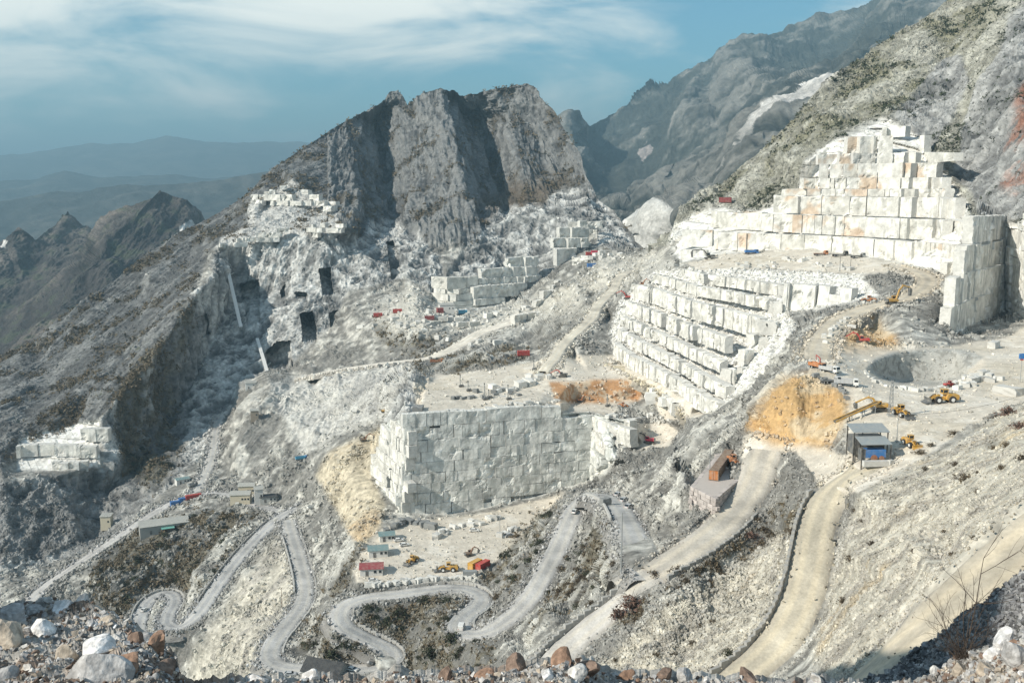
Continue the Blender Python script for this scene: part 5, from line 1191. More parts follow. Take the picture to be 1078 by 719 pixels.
def loader(label, loc, rz, body='yellow', scale=1, group='wheel loaders in the quarry', arm_up=.0, bucket='dark_grey', name='wheel_loader'):
    """articulated wheel loader, bucket towards +x, about 9.5 m long"""
    t = thing(name, label, 'wheel loader', loc, rz, scale, group); b = MT[body]
    MB().prism([(-4.3, .95), (-4.3, 2.0), (-3.9, 2.35), (-1.3, 2.5), (-.9, 2.2), (-.7, 1.0), (-1.2, .75), (-3.9, .75)], -1.05, 1.05).build('engine_hood', b, t, .07)
    MB().box((-4.45, 0, 1.15), (.5, 2.3, .8)).build('counterweight', MT['dark_grey'], t, .06)
    MB().box((.2, 0, 1.15), (1.9, 1.2, .75)).box((1.35, 0, 1.6), (.9, 1.5, 1.5)).build('front_frame', b, t, .05)
    c = MB().box((-.55, 0, 2.55), (1.55, 1.5, .35)).box((-.55, 0, 3.62), (1.75, 1.65, .14)).bar((-1.25, -.7, 2.7), (-1.2, -.68, 3.6), .13).bar((-1.25, .7, 2.7), (-1.2, .68, 3.6), .13).bar((.18, -.7, 2.7), (.0, -.68, 3.6), .13).bar((.18, .7, 2.7), (.0, .68, 3.6), .13).build('cab', b, t, .02)
    MB().prism([(-1.2, 2.7), (.14, 2.7), (-.02, 3.56), (-1.17, 3.56)], -.66, .66).build('window', M_glass, c)
    for y in (-.55, .55): MB().bar((1.3, y, 2.0), (2.9, y, 1.5+arm_up), .24, .38).bar((2.9, y, 1.5+arm_up), (3.7, y, .75+arm_up), .22, .34).build('lift_arm', b, t, .02)
    MB().bar((1.2, 0, 2.3), (2.5, 0, 2.3+arm_up*.7), .2).bar((2.5, 0, 2.3+arm_up*.7), (3.65, 0, 1.3+arm_up), .16).build('tilt_ram', MT['charcoal'], t)
    z = arm_up; MB().prism([(3.65, .35+z), (5.1, .12+z), (5.15, .2+z), (4.2, .55+z), (4.0, 1.0+z), (4.25, 1.55+z), (4.1, 1.65+z), (3.7, 1.35+z)], -1.6, 1.6).build('bucket', MT[bucket], t, .03)
    for y in (-.45, .45): MB().box((1.82, y*1.4, 2.45), (.12, .25, .2)).build('headlight', M_lamp, t)
    MB().cyl((-2.4, .5, 2.3), (-2.4, .5, 3.2), .09, 8).build('exhaust_pipe', MT['charcoal'], t)
    wheels(t, [(-2.3, -1.15), (-2.3, 1.15), (1.55, -1.15), (1.55, 1.15)], .95, .68, MT['white'] if body == 'yellow' else MT['dark_grey']); return t
def excavator(label, loc, rz, body='yellow', boomc=None, scale=1, pose=((1.0, 0, 2.0), (4.2, 0, 5.2), (7.0, 0, 3.6), (6.9, 0, 1.0)), swing=0, group='excavators in the quarry'):
    """crawler excavator; pose = boom foot, boom tip, stick tip, bucket end"""
    t = thing('excavator', label, 'excavator', loc, rz, scale, group); b = MT[body]; bc = MT[boomc or body]
    for y in (-1.25, 1.25):
        tr = MB().prism([(-2.1, .1), (2.1, .1), (2.45, .5), (2.1, .92), (-2.1, .92), (-2.45, .5)], y-.3, y+.3).build('track', MT['charcoal'], t, .05)
        for x in (-2, 2): MB().cyl((x, y-.33, .5), (x, y+.33, .5), .3, 12).build('sprocket', MT['dark_grey'], tr)
    MB().box((0, 0, .7), (2.2, 2.0, .5)).cyl((0, 0, .9), (0, 0, 1.2), .8, 16).build('undercarriage', MT['dark_grey'], t)
    MB().prism([(-2.4, 1.25), (1.3, 1.25), (1.3, 1.9), (-.2, 2.15), (-2.4, 2.25)], -1.35, 1.35).build('house', b, t, .08)
    MB().prism([(-2.85, 1.3), (-2.4, 1.25), (-2.4, 2.25), (-2.8, 2.1)], -1.35, 1.35).build('counterweight', MT['dark_grey'], t, .05)
    c = MB().box((.6, .85, 3.05), (1.5, .95, .12)).box((.6, .85, 1.7), (1.5, .95, .9)).bar((-.1, .45, 2.1), (-.1, .45, 3.0), .1).bar((-.1, 1.25, 2.1), (-.1, 1.25, 3.0), .1).bar((1.3, .45, 2.1), (1.15, .45, 3.0), .1).bar((1.3, 1.25, 2.1), (1.15, 1.25, 3.0), .1).build('cab', b, t, .02)
    MB().prism([(-.08, 2.1), (1.27, 2.1), (1.13, 3.0), (-.08, 3.0)], .47, 1.23).build('window', M_glass, c)
    p0, p1, p2, p3 = [np.array(p, float) for p in pose]; mid = (p0+p1)/2+np.array((-.2, 0, .75))
    MB().bar(p0, mid, .42, .62).bar(mid, p1, .38, .5).build('boom', bc, t, .03)
    MB().bar(p0+np.array((.5, 0, -.25)), mid+np.array((.6, 0, -.4)), .18).build('boom_ram', MT['charcoal'], t)
    MB().bar(p1+(p1-p2)*.18, p2, .3, .42).build('stick', bc, t, .03)
    d = p3-p2; e = np.cross((0, 1, 0), d/np.linalg.norm(d))
    MB().prism([(p2[0], p2[2]), (p2[0]-e[0]*.5+d[0]*.3, p2[2]-e[2]*.5+d[2]*.3), (p3[0], p3[2]), (p3[0]+e[0]*.8, p3[2]+e[2]*.8), (p2[0]+e[0]*.5, p2[2]+e[2]*.5)], -.6, .6).build('bucket', MT['dark_grey'], t, .03); return t
def car(label, loc, rz, col='white', group='cars in the quarry', van=False, scale=1):
    t = thing('van' if van else 'car', label, 'van' if van else 'car', loc, rz, scale, group); b = MT[col]
    if van: prof, glass = [(-2.3, .35), (2.2, .35), (2.3, .8), (2.1, 1.05), (1.5, 1.25), (1.0, 1.95), (-2.2, 2.0), (-2.35, 1.9)], [(-1.9, 1.35), (1.35, 1.35), (.98, 1.85), (-1.9, 1.85)]
    else: prof, glass = [(-2.1, .32), (2.1, .32), (2.15, .7), (1.95, .88), (1.05, .98), (.45, 1.42), (-1.2, 1.46), (-1.95, 1.0), (-2.12, .85)], [(-1.7, 1.0), (.9, 1.0), (.42, 1.36), (-1.15, 1.40)]
    w = .95 if van else .86; MB().prism(prof, -w, w).build('body', b, t, .08)
    MB().prism(glass, -w-.015, w+.015).build('side_window', M_glass, t)
    if van: MB().prism([(1.53, 1.26), (1.07, 1.90), (1.09, 1.90), (1.56, 1.26)], -.8, .8).build('windscreen', M_glass, t)
    else: MB().prism([(1.06, 1.0), (.48, 1.41), (.5, 1.42), (1.1, 1.0)], -.72, .72).build('windscreen', M_glass, t); MB().prism([(-1.93, 1.02), (-1.24, 1.45), (-1.26, 1.47), (-1.97, 1.04)], -.7, .7).build('rear_window', M_glass, t)
    for y in (-.6, .6): MB().box((2.17, y, .68), (.06, .3, .16)).build('headlight', M_lamp, t); MB().box((-2.16 if not van else -2.36, y*1.1, .8), (.05, .2, .2)).build('tail_light', MT['red'], t)
    wheels(t, [(-1.3, -w+.05), (-1.3, w-.05), (1.35, -w+.05), (1.35, w-.05)], .33, .22, MT['silver']); return t
def truck(label, loc, rz, cabc='white', bedc='silver', scale=1, group='trucks in the quarry', load=False, flat=False):
    """rigid tipper or flatbed, cab towards +x, 8 m"""
    t = thing('truck', label, 'truck', loc, rz, scale, group)
    MB().box((0, 0, .85), (7.6, .95, .3)).build('chassis', MT['charcoal'], t)
    c = MB().prism([(2.3, .7), (4.0, .7), (4.05, 1.6), (3.85, 2.75), (2.3, 2.85)], -1.2, 1.2).build('cab', MT[cabc], t, .07)
    MB().prism([(4.03, 1.75), (4.07, 1.75), (3.9, 2.6), (3.86, 2.6)], -1.05, 1.05).build('windscreen', M_glass, c); MB().prism([(2.6, 1.75), (3.8, 1.75), (3.7, 2.55), (2.6, 2.55)], -1.22, 1.22).build('side_window', M_glass, c)
    if flat: MB().box((-.9, 0, 1.15), (6.0, 2.4, .2)).box((2.0, 0, 1.7), (.1, 2.4, 1.0)).build('flatbed', MT[bedc], t, .02)
    else:
        m = MB().box((-.9, 0, 1.15), (6.0, 2.4, .15))
        for y in (-1.2, 1.2): m.box((-.9, y, 1.85), (6.0, .1, 1.3))
        m.box((2.05, 0, 1.95), (.1, 2.4, 1.6)).box((-3.9, 0, 1.75), (.1, 2.4, 1.1))
        for x in (-3.4, -2.0, -.6, .8, 1.8):
            for y in (-1.28, 1.28): m.box((x, y, 1.85), (.12, .08, 1.3))
        bd = m.build('tipper_body', MT[bedc], t)
        if load: MB().prism([(-3.8, 1.2), (2.0, 1.2), (1.4, 2.3), (-.6, 2.75), (-2.9, 2.3)], -1.12, 1.12).build('load', M_ground, bd, .2)
    for y in (-.85, .85): MB().box((4.06, y, 1.05), (.08, .4, .25)).build('headlight', M_lamp, t)
    wheels(t, [(x, y) for x in (-3.0, -1.7, 3.1) for y in (-1.0, 1.0)], .52, .36, MT['silver']); return t
def container(label, loc, rz, col, L=6.1, group='containers and cabins', end=None, scale=1, tilt=0):
    t = thing('container', label, 'container', loc, rz, scale, group); m = MB().box((0, 0, 1.4), (L, 2.35, 2.5)); n = int(L/.45)
    for k in range(n):
        x = -L/2+.25+k*(L-.5)/(n-1)
        for y in (-1.19, 1.19): m.box((x, y, 1.4), (.2, .07, 2.3))
        m.box((x, 0, 2.66), (.2, 2.2, .05))
    m.build('shell', MT[col], t)
    f = MB()
    for x in (-L/2, L/2):
        for y in (-1.2, 1.2): f.box((x, y, 1.35), (.16, .16, 2.75))
        f.box((x, 0, 2.68), (.16, 2.4, .14)).box((x, 0, .1), (.16, 2.4, .18))
    f.build('frame', MT[col], t)
    for y in (-.58, .58):
        d = MB().box((L/2+.04, y, 1.38), (.08, 1.08, 2.35)).build('door', MT[end or col], t)
        MB().cyl((L/2+.11, y*.6, .3), (L/2+.11, y*.6, 2.4), .03, 6).build('lock_bar', MT['silver'], d)
    return t
def shed(label, loc, rz, L, D, H, roof, wallm, rise=1.0, cat='shed', doors=1, wins=2, name='shed', gable=True, group=None, base=1.0):
    """building L along x, D along y; front is -y"""
    t = thing(name, label, cat, loc, rz, 1, group); w = MB().box((0, 0, H/2-base/2), (L, D, H+base))
    if gable: w.prism([(-L/2, H), (L/2, H), (L/2, H+.01), (-L/2, H+.01)], -D/2, D/2)
    w.build('wall', wallm, t)
    r = MB(); o = .45
    if gable:
        for s in (-1, 1): r.add([(-L/2-o, s*(D/2+o), H-.1), (L/2+o, s*(D/2+o), H-.1), (L/2+o, 0, H+rise), (-L/2-o, 0, H+rise), (-L/2-o, s*(D/2+o), H+.05), (L/2+o, s*(D/2+o), H+.05), (L/2+o, 0, H+rise+.15), (-L/2-o, 0, H+rise+.15)], _CF)
        g = MB()
        for x in (-L/2, L/2-.2): g.add([(x, -D/2, H), (x, D/2, H), (x, 0, H+rise-.05), (x+.2, -D/2, H), (x+.2, D/2, H), (x+.2, 0, H+rise-.05)], [(0, 1, 2), (5, 4, 3), (0, 2, 5, 3), (1, 4, 5, 2), (0, 3, 4, 1)])
        g.build('gable', wallm, t)
    else:
        r.add([(-L/2-o, -D/2-o, H-.12), (L/2+o, -D/2-o, H-.12), (L/2+o, D/2+o, H+rise-.12), (-L/2-o, D/2+o, H+rise-.12), (-L/2-o, -D/2-o, H+.05), (L/2+o, -D/2-o, H+.05), (L/2+o, D/2+o, H+rise+.05), (-L/2-o, D/2+o, H+rise+.05)], _CF)
        MB().prism([(-D/2, H-.05), (D/2, H-.05), (D/2, H+rise-.15)], -L/2+.02, L/2-.02)
    r.build('roof', roof, t)
    for k in range(doors):
        x = -L*.28+k*L*.56/max(doors-1, 1) if doors > 1 else -L*.2
        d = MB().box((x, -D/2-.04, 1.05), (1.1, .08, 2.1)).build('door', MT['dark_grey'], t); MB().box((x+.4, -D/2-.11, 1.05), (.06, .06, .18)).build('handle', MT['silver'], d)
    for k in range(wins):
        x = L*(.05+.38*(k+.5)/wins*1.2)
        wd = MB().box((x, -D/2-.03, H*.6), (1.0, .06, .95)).build('window', M_glass, t); MB().box((x, -D/2-.05, H*.6-.55), (1.2, .14, .1)).build('sill', MT['grey'], wd)
    return t
def heading(x0, y0, x1, y1):
    a, b = at(x0, y0), at(x1, y1); return math.atan2(b.y-a.y, b.x-a.x)
PI = math.pi
# ---- wheel loaders
loader('yellow wheel loader side on with bucket left, on the dusty shelf beside the bowl', at(991,424), PI+.12, scale=1.0)
loader('yellow wheel loader with dark bucket left, in front of the yard containers', at(471,601), PI+.05, scale=1.0)
loader('yellow wheel loader seen at an angle in the middle of the yard', at(433,593), PI+1.0, scale=.85)
loader('red wheel loader at the far end of the long container on the stone platform', at(772,489), -PI/2+.15, 'orange', .8, arm_up=.3)
loader('yellow loader seen from behind, on the shelf above the grey roofed plant', at(949,438), -PI/2+.2, scale=.8)
loader('pale yellow loader facing the viewer, beside the grey roofed plant', at(959,470), -PI/2+.1, scale=.72, bucket='yellow')
loader('red and yellow loader on the ramp next to the big yellow excavator', at(913,318), PI-.25, 'orange', .8)
loader('orange loader working at the foot of the orange pit face, right hand one', at(657,429), -.5, 'orange', .7)
# ---- excavators
UP = ((1.0, 0, 2.0), (3.6, 0, 6.4), (6.4, 0, 5.6), (6.6, 0, 3.0))
excavator('big yellow excavator with its boom raised against the rock at the ramp bend', at(940,321), .15, scale=1.15, pose=((1.0, 0, 2.0), (3.4, 0, 6.8), (6.0, 0, 6.0), (6.4, 0, 3.2)))
excavator('pink red excavator with black boom in the sandy bowl beside the big block', at(683,466), PI-.3, 'pink_red', 'charcoal', 1.0, ((1, 0, 2), (4, 0, 4.2), (7.2, 0, 2.4), (7.3, 0, .4)))
excavator('orange excavator digging in the pit below the orange face, left hand one', at(611,423), .2, 'orange', None, .7)
excavator('dark excavator with raised black arm at the left end of the upper terrace', at(747,273), PI-.1, 'charcoal', None, 1.25, ((1.0, 0, 2.0), (4.4, 0, 4.8), (8.4, 0, 4.2), (8.6, 0, 1.0)))
excavator('red excavator on the rubble heap beside the ochre spoil pile', at(908,363), PI-.2, 'red', None, .9, ((1, 0, 2), (4, 0, 4.2), (7.2, 0, 2.0), (7.3, 0, .4)))
excavator('dark machine with a red arm on the track above the orange pit', at(592,397), PI-.2, 'charcoal', 'red', .9, ((1, 0, 2), (4, 0, 4.0), (7, 0, 2.2), (7.1, 0, .6)))
excavator('red excavator beside a sand heap on the far spoil terrace', at(662,316), PI-.2, 'red', None, 1.0, ((1, 0, 2), (4, 0, 5), (7, 0, 3.6), (7.1, 0, 1.2)))
excavator('rusty brown excavator behind the yellow container in the yard', at(494,585), .5, 'brown', 'rust', .75, ((1, 0, 2), (3.4, 0, 4.6), (5.8, 0, 2.9), (5.8, 0, .9)))
excavator('yellow excavator with long boom parked behind the grey roofed plant', at(926,433), PI-.05, 'yellow', None, .85, ((1, 0, 2), (3.8, 0, 4.0), (7.2, 0, 2.4), (7.4, 0, .6)))
excavator('orange excavator on the far yellow spoil heap', at(676,302), .4, 'orange', None, .9)
excavator('orange brown excavator on the sandy spoil left of the big block', at(383,464), .3, 'brown', 'rust', .8)
excavator('small yellow excavator on the ledge at the back corner of the big block', at(405,434), .3, 'yellow', None, .6)
# ---- trucks and lorries on the shelf edge
truck('grey tipper truck facing right near the ochre slope edge, nearest of the parked lorries', at(891,406), -.35, 'white', 'silver', .82)
truck('white cab tipper truck beside the orange crane lorry at the shelf edge', at(873,392), -.9, 'white', 'silver', .75)
truck('low grey flatbed lorry parked between the two tippers', at(874,402), .1, 'silver', 'dark_grey', .7, flat=True)
t = truck('orange truck with a red folded loading crane at the edge of the ochre slope', at(860,388), -1.1, 'orange', 'orange', .72)
MB().bar((1.6, 0, 1.2), (1.5, 0, 4.6), .35).bar((1.5, 0, 4.6), (-.8, 0, 5.6), .28).bar((-.8, 0, 5.6), (-.6, 0, 3.4), .22).build('crane', MT['red'], t)
truck('bright blue truck parked on the upper terrace behind the dark excavator', at(791,268), .1, 'blue', 'blue', 1.0)
truck('orange truck on the pale road under the far spoil heaps', at(460,384), .1, 'orange', 'rust', 1.1, load=True)
truck('blue truck on the road bend left of the sandy hollow', at(318,484), .4, 'blue', 'light_blue', .95)
truck('blue and white truck near the junction below the rock shelter', at(328,534), .6, 'blue', 'white', .8)
truck('dark truck on the far road below the grey spoil hump', at(203,512), 1.0, 'dark_grey', 'grey', .8)
truck('red and orange drilling lorry in the row on the upper terrace', at(864,269), .05, 'orange', 'rust', 1.0, flat=True)
truck('dark flat trailer lorry at the right of the row on the upper terrace', at(884,270), .05, 'charcoal', 'dark_grey', 1.1, flat=True)
truck('second dark trailer lorry at the far right end of the upper terrace row', at(903,272), .05, 'grey', 'charcoal', 1.0, flat=True)
loader('small red machine parked at the right of the stone bowl', at(1000,408), .3, 'red', .5)
# ---- cars
car('white van driving round the inner hairpin, seen from behind', at(486,662), 1.45, 'white', van=True)
car('white car heading down at the top of the loop road', at(605,540), 1.2, 'white')
for x, y, lb in ((651, 522, 'left'), (657, 528, 'middle'), (662, 535, 'right')): car('silver car parked in a row of three beside the loop road, %s one' % lb, at(x, y)+Vector((0, 0, .1)), .95, 'silver', 'row of three parked cars')
car('white car at the yard huts, the one farther from the viewer', at(420,570), .25, 'white'); car('white car at the yard huts, the one nearer the viewer', at(426,575), .35, 'white')
car('white car among the stone blocks at the back of the yard', at(499,559), .05, 'white'); car('white car on the S bend of the valley road', at(152,643), 1.3, 'white'); car('silver car on the road in front of the dark gabled roof', at(306,711), .1, 'silver'); car('white pickup car on the road right of the dark gabled roof', at(371,706), -.4, 'white')
car('white car waiting near the yard gate by the red roofed hut', at(393,612), .2, 'white', scale=.9)
car('pale car at the right end of the yard near the mast', at(536,564), .4, 'silver')
# ---- containers
container('yellow shipping container standing beside the red one in the yard', at(500,597), .95, 'yellow', 6.1)
container('red shipping container standing beside the yellow one in the yard', at(508,598), .95, 'red', 6.1)
container('long low grey container with pinkish top in front of the red one', at(495,607), .05, 'grey', 6.1, scale=.85)
container('small red container standing upright like a tower on the far spoil terrace', at(463,331), .3, 'dark_red', 2.4, scale=1.9)
container('dark red cabin on the shoulder of the right mountainside', at(764,215), -.3, 'dark_red', 6.0, scale=1.45)
for x, y, cl, lb in ((185,532,'blue','left blue cabin in the row by the long pale shed'),(194,528,'blue','right blue cabin in the row by the long pale shed'),(204,525,'red','long red cabin at the end of the row by the pale shed')): container(lb, at(x, y), .55, cl, 6.0 if cl == 'blue' else 9.0)
for x, y, cl, lb in ((398,334,'red','left red cabin on the far rubble terrace'),(418,329,'red','right red cabin on the far rubble terrace'),(452,338,'dark_red','small dark red cabin near the far white hut'),(551,374,'red','red cabin on the dark slope under the spur road'),(621,268,'red','left red cabin on the far ledge under the mountain'),(627,268,'pink_red','right red cabin on the far ledge under the mountain'),(623,282,'blue','bright blue cabin on the far ledge under the mountain'),(487,330,'light_blue','pale blue cabin at the end of the far shaded blocks')):
    container(lb, at(x, y), .15, cl, 6.0, scale=1.15)
# ---- huts of the yard
shed('red roofed hut at the lower left edge of the yard', at(391,603), .12, 8.6, 6.5, 2.9, ROOF['red'], M_wplaster, 1.0, 'hut', group='huts in a row on the yard edge')
shed('teal roofed hut, middle one of the row on the yard edge', at(398,584), .18, 7.6, 6, 3.0, ROOF['teal'], M_wplaster, .9, 'hut', group='huts in a row on the yard edge')
shed('small teal roofed hut, farthest of the row on the yard edge', at(407,568), .22, 6.2, 5.0, 2.7, ROOF['teal'], M_wplaster, .8, 'hut', group='huts in a row on the yard edge')
# ---- roofs at the bottom edge
shed('large dark gabled roof building beside the lowest road bend', at(342,712)+Vector((0, 3, -3.5)), -.35, 14, 9, 5, ROOF['dark'], M_conc, 3.2, 'building', name='house', base=4)
shed('small cream tower house with dark flat roof left of the dark gable', at(284,718)+Vector((0, 2, -2.5)), -.15, 4.4, 4.4, 6.0, ROOF['dark'], M_plaster, .5, 'building', doors=0, wins=1, name='house', gable=False, base=4)
# ---- hamlet and sheds at the left
shed('yellowish two storey house above the road junction, left one', at(254,530), .1, 11, 8, 6.2, ROOF['pale'], M_plaster, 1.2, 'house', wins=3, name='house')
shed('yellowish house behind the left one above the road junction', at(261,522), .1, 9, 7, 6.5, ROOF['pale'], M_plaster, 1.2, 'house', wins=3, name='house')
shed('square pale stone tower beside the yellowish houses', at(273,531), .3, 4.6, 4.6, 9.5, ROOF['pale'], M_wplaster, .6, 'tower', doors=0, wins=1, name='stone_tower', gable=False)
shed('dark low shed right of the square pale tower', at(283,528), .2, 9, 6, 3.2, ROOF['dark'], M_conc, .8, 'shed')
shed('long pale roofed workshop above the dark slope on the left', at(172,556), .42, 26, 12, 4.5, ROOF['pale'], M_conc, 1.6, 'workshop', doors=2, wins=4, name='workshop', base=3)
for x, y, lb in ((163,560,'left teal awning on the front of the long workshop'),(178,557,'right teal awning on the front of the long workshop')):
    t = thing('awning', lb, 'awning', at(x, y)+Vector((0, -3, 0)), .42); MB().box((0, 0, 3.2), (7, 3.4, .15)).build('canopy', paint('teal_awning', (.12, .42, .36)), t)
    for px_ in (-3, 3): MB().bar((px_, -1.4, -2), (px_, -1.4, 3.2), .15).build('post', MT['grey'], t)
shed('white block hut with a tank on the grey spoil hump', at(263,408), .3, 8, 6, 5, ROOF['pale'], M_wplaster, .6, 'hut', name='hut', gable=False, wins=1); shed('small brick pump house lower on the grey spoil hump', at(268,442), .2, 5, 5, 7, ROOF['pale'], block_mat('dun_brick', (.36, .31, .25)), .5, 'hut', name='hut', gable=False, wins=1, doors=0)
shed('cream ruined tower at the foot of the dark left cliff', at(112,554), .1, 6, 6, 8, ROOF['pale'], M_plaster, .4, 'hut', name='hut', gable=False, wins=1, doors=0)
shed('white hut on the far spoil terrace beside the red tower', at(470,330), .2, 12, 8, 7, ROOF['pale'], M_wplaster, .8, 'hut', name='hut', gable=False)
shed('small blue grey hut by the road above the workshop', at(192,508), .6, 8, 5, 3, ROOF['teal'], M_wplaster, .6, 'hut', name='hut')
# ---- crushing plant on the shelf
pl = at(921,486); t = thing('crushing_plant', 'grey roofed crushing plant with a blue machine under it on the dusty shelf edge', 'plant', pl, .06)
MB().add([(-3.6, -1.2, 4.0), (3.2, -1.2, 4.0), (3.2, 2.6, 4.9), (-3.6, 2.6, 4.9), (-3.6, -1.2, 4.12), (3.2, -1.2, 4.12), (3.2, 2.6, 5.02), (-3.6, 2.6, 5.02)], _CF).build('roof', ROOF['grey'], t, label='lower front roof sheet')
MB().add([(-3.8, 2.9, 5.7), (4.4, 2.9, 5.7), (4.4, 7.2, 6.7), (-3.8, 7.2, 6.7), (-3.8, 2.9, 5.83), (4.4, 2.9, 5.83), (4.4, 7.2, 6.83), (-3.8, 7.2, 6.83)], _CF).build('roof', ROOF['grey'], t, label='higher rear roof sheet')
for x, y, h in ((-3.4, -1, 4), (3, -1, 4), (-3.4, 2.5, 4.8), (3, 2.5, 4.8), (-3.5, 3.2, 5.75), (4.1, 3.2, 5.75), (-3.5, 7, 6.6), (4.1, 7, 6.6), (0, 7, 6.6)): MB().bar((x, y, -1.5), (x, y, h), .22).build('post', MT['charcoal'], t)
bl = MB().box((-.2, .2, 1.9), (4.6, 2.2, 1.8)).build('crusher', MT['blue'], t, .08); MB().cyl((-.6, -1.0, 1.0), (-.6, -.9, 1.0), .75, 16).cyl((1.1, -1.0, .9), (1.1, -.9, .9), .6, 16).build('flywheel', MT['rust'], bl)
MB().box((-2.9, .2, 1.6), (.8, 2.2, 2.6)).box((0, 5.0, 2.6), (6.8, 3.6, 4.0)).build('wall', MT['dark_grey'], t)
MB().box((-.2, -1.9, .1), (6.4, 1.2, 1.2)).box((2.6, -2.2, .4), (1.0, .8, 1.0), .3).build('footing', M_block, t)
t = thing('conveyor', 'yellow and grey conveyor leading over the edge beside the crushing plant', 'conveyor', at(905,440), PI+.25)
MB().bar((-5, 0, 3.6), (7, 0, -.6), 1.0, .3).build('belt', MT['charcoal'], t); MB().bar((-5, .6, 3.8), (7, .6, -.4), .14, .4).bar((-5, -.6, 3.8), (7, -.6, -.4), .14, .4).build('frame', MT['yellow'], t)
for x, z in ((-4, 3.0), (-1, 2.0), (2.5, .8)): MB().bar((x, -.5, -1), (x, -.5, z), .14).bar((x, .5, -1), (x, .5, z), .14).build('leg', MT['grey'], t)
t = thing('lattice_mast', 'grey lattice mast rising behind the crushing plant', 'mast', at(937,438)); m = MB()
for sx in (-.5, .5):
    for sy in (-.5, .5): m.bar((sx, sy, 0), (sx*.4, sy*.4, 9), .1)
for k in range(9):
    s0, s1 = .5-.3*k/9, .5-.3*(k+1)/9
    for a, b in (((-s0, -s0, k), (s1, -s1, k+1)), ((s0, -s0, k), (s1, s1, k+1)), ((s0, s0, k), (-s1, s1, k+1)), ((-s0, s0, k), (-s1, -s1, k+1))): m.bar(a, b, .06)
m.build('lattice', MT['grey'], t); MB().box((0, 0, .15), (1.6, 1.6, .5)).build('footing', M_conc, t)
# ---- poles and masts
def pole(label, loc, h, lamp=True, r=.11, name='street_lamp', cat='lamp post', mat='grey'):
    t = thing(name, label, cat, loc); MB().cyl((0, 0, -.5), (0, 0, h), r, 8, r*.6).build('pole', MT[mat], t); MB().box((0, 0, .1), (.7, .7, .5)).build('footing', M_conc, t)
    if lamp: MB().bar((0, 0, h-.05), (.9, 0, h+.1), .08).build('arm', MT[mat], t); MB().box((1.05, 0, h+.08), (.6, .25, .12)).build('lamp_head', MT['silver'], t)
pole('tall grey pole at the near corner of the stone platform', at(746,515)+Vector((0, 0, 2.5)), 11.5, True, .16); pole('tall grey pole at the road edge above the junction', at(654,608), 15.5, True, .2)
pole('slim pole beside the crushing plant on the dusty shelf', at(944,465), 6.5, True); pole('wooden pole on the bank between the road legs at the lower left', at(297,642), 10, False, .15, 'wooden_pole', 'pole', 'brown')
pole('slim dark mast standing in the right part of the yard', at(526,562), 8, False, .14, 'mast', 'mast'); pole('dark pole on the upper terrace left of the trailers', at(895,284), 7, False, .16, 'mast', 'mast', 'charcoal'); pole('dark pole on the upper terrace at the head of the ramp', at(884,286), 8, False, .16, 'mast', 'mast', 'charcoal')
t = thing('sign_post', 'bright blue box on a thin post at the right frame edge', 'sign', at(1074,403)); MB().cyl((0, 0, -.3), (0, 0, 8.2), .09, 8).build('post', MT['grey'], t); MB().box((0, 0, 7.6), (1.6, .5, 1.5)).build('panel', MT['blue'], t, .03); MB().box((0, 0, 6.6), (.8, .4, .4)).build('lower_panel', MT['red'], t)
t = thing('power_cable', 'thin cable sagging from the plant pole over the shelf to the hillside', 'cable', (0, 0, 0)); a, b = at(944,465)+Vector((0, 0, 6.4)), at(1090,424)+Vector((0, 0, 3)); VV, FF = [], []
for k in range(24):
    f0, f1 = k/24, (k+1)/24; sg = lambda f: a.lerp(b, f)-Vector((0, 0, 6*f*(1-f))); tube(VV, FF, sg(f0), sg(f1), .035, .035, 4)
link(bpy.data.objects.new('line', np_mesh('line', np.array(VV), np.array(FF), MT['charcoal'])), t)
# drilling rigs and derricks on the plateau
def rig(label, loc, h, rz=0):
    t = thing('drilling_rig', label, 'drilling rig', loc, rz, 1, 'drilling rigs on the block plateau'); MB().box((0, 0, .6), (2.2, 1.6, 1.0)).build('base', MT['dark_grey'], t, .05); MB().bar((-.6, -.3, 1), (-.6, -.3, h), .22).bar((-.6, .3, 1), (-.6, .3, h), .22).bar((.9, 0, 1), (-.6, 0, h*.7), .14).build('mast', MT['grey'], t)
    m = MB()
    for k in range(int(h)): m.bar((-.6, -.3, 1+k*.95), (-.6, .3, 1.6+k*.95), .1)
    m.box((-.6, 0, h), (.5, .9, .4)).build('brace', MT['charcoal'], t)
    for y in (-.7, .7): MB().box((0, y, .3), (2.6, .4, .6)).build('track', MT['charcoal'], t, .05)
for x, y, h, lb in ((486,407,6,'drilling rig at the left of the block plateau'),(494,412,5,'short drilling rig next to the left one on the block plateau'),(511,421,8,'tallest drilling rig near the edge of the block plateau'),(516,419,4,'small rig right of the tallest one on the block plateau'),(536,421,7,'slim drilling rig at the middle of the block plateau'),(640,428,6,'drilling rig on the floor of the orange pit'),(563,390,5,'rig at the back right of the block plateau')): rig(lb, at(x, y), h, .3)
# pipe and chute on the far cliff
for a, b, lb, wd in (((245,281),(258,345),'long pale ore chute running down the dark left cliff', 3.0),((272,352),(284,388),'lower pale conveyor slanting down beside the tunnel mouth', 2.6)):
    A, B_ = at(*a), at(*b); A.y -= 9; B_.y -= 9; t = thing('chute', lb, 'chute', A); d = B_-A; MB().bar((0, 0, 0), d, wd, .8).build('trough', MT['white'], t)
    for f in (.12, .5, .88): MB().bar(d*f, d*f+Vector((0, 16, 1)), .6).build('strut', MT['grey'], t)
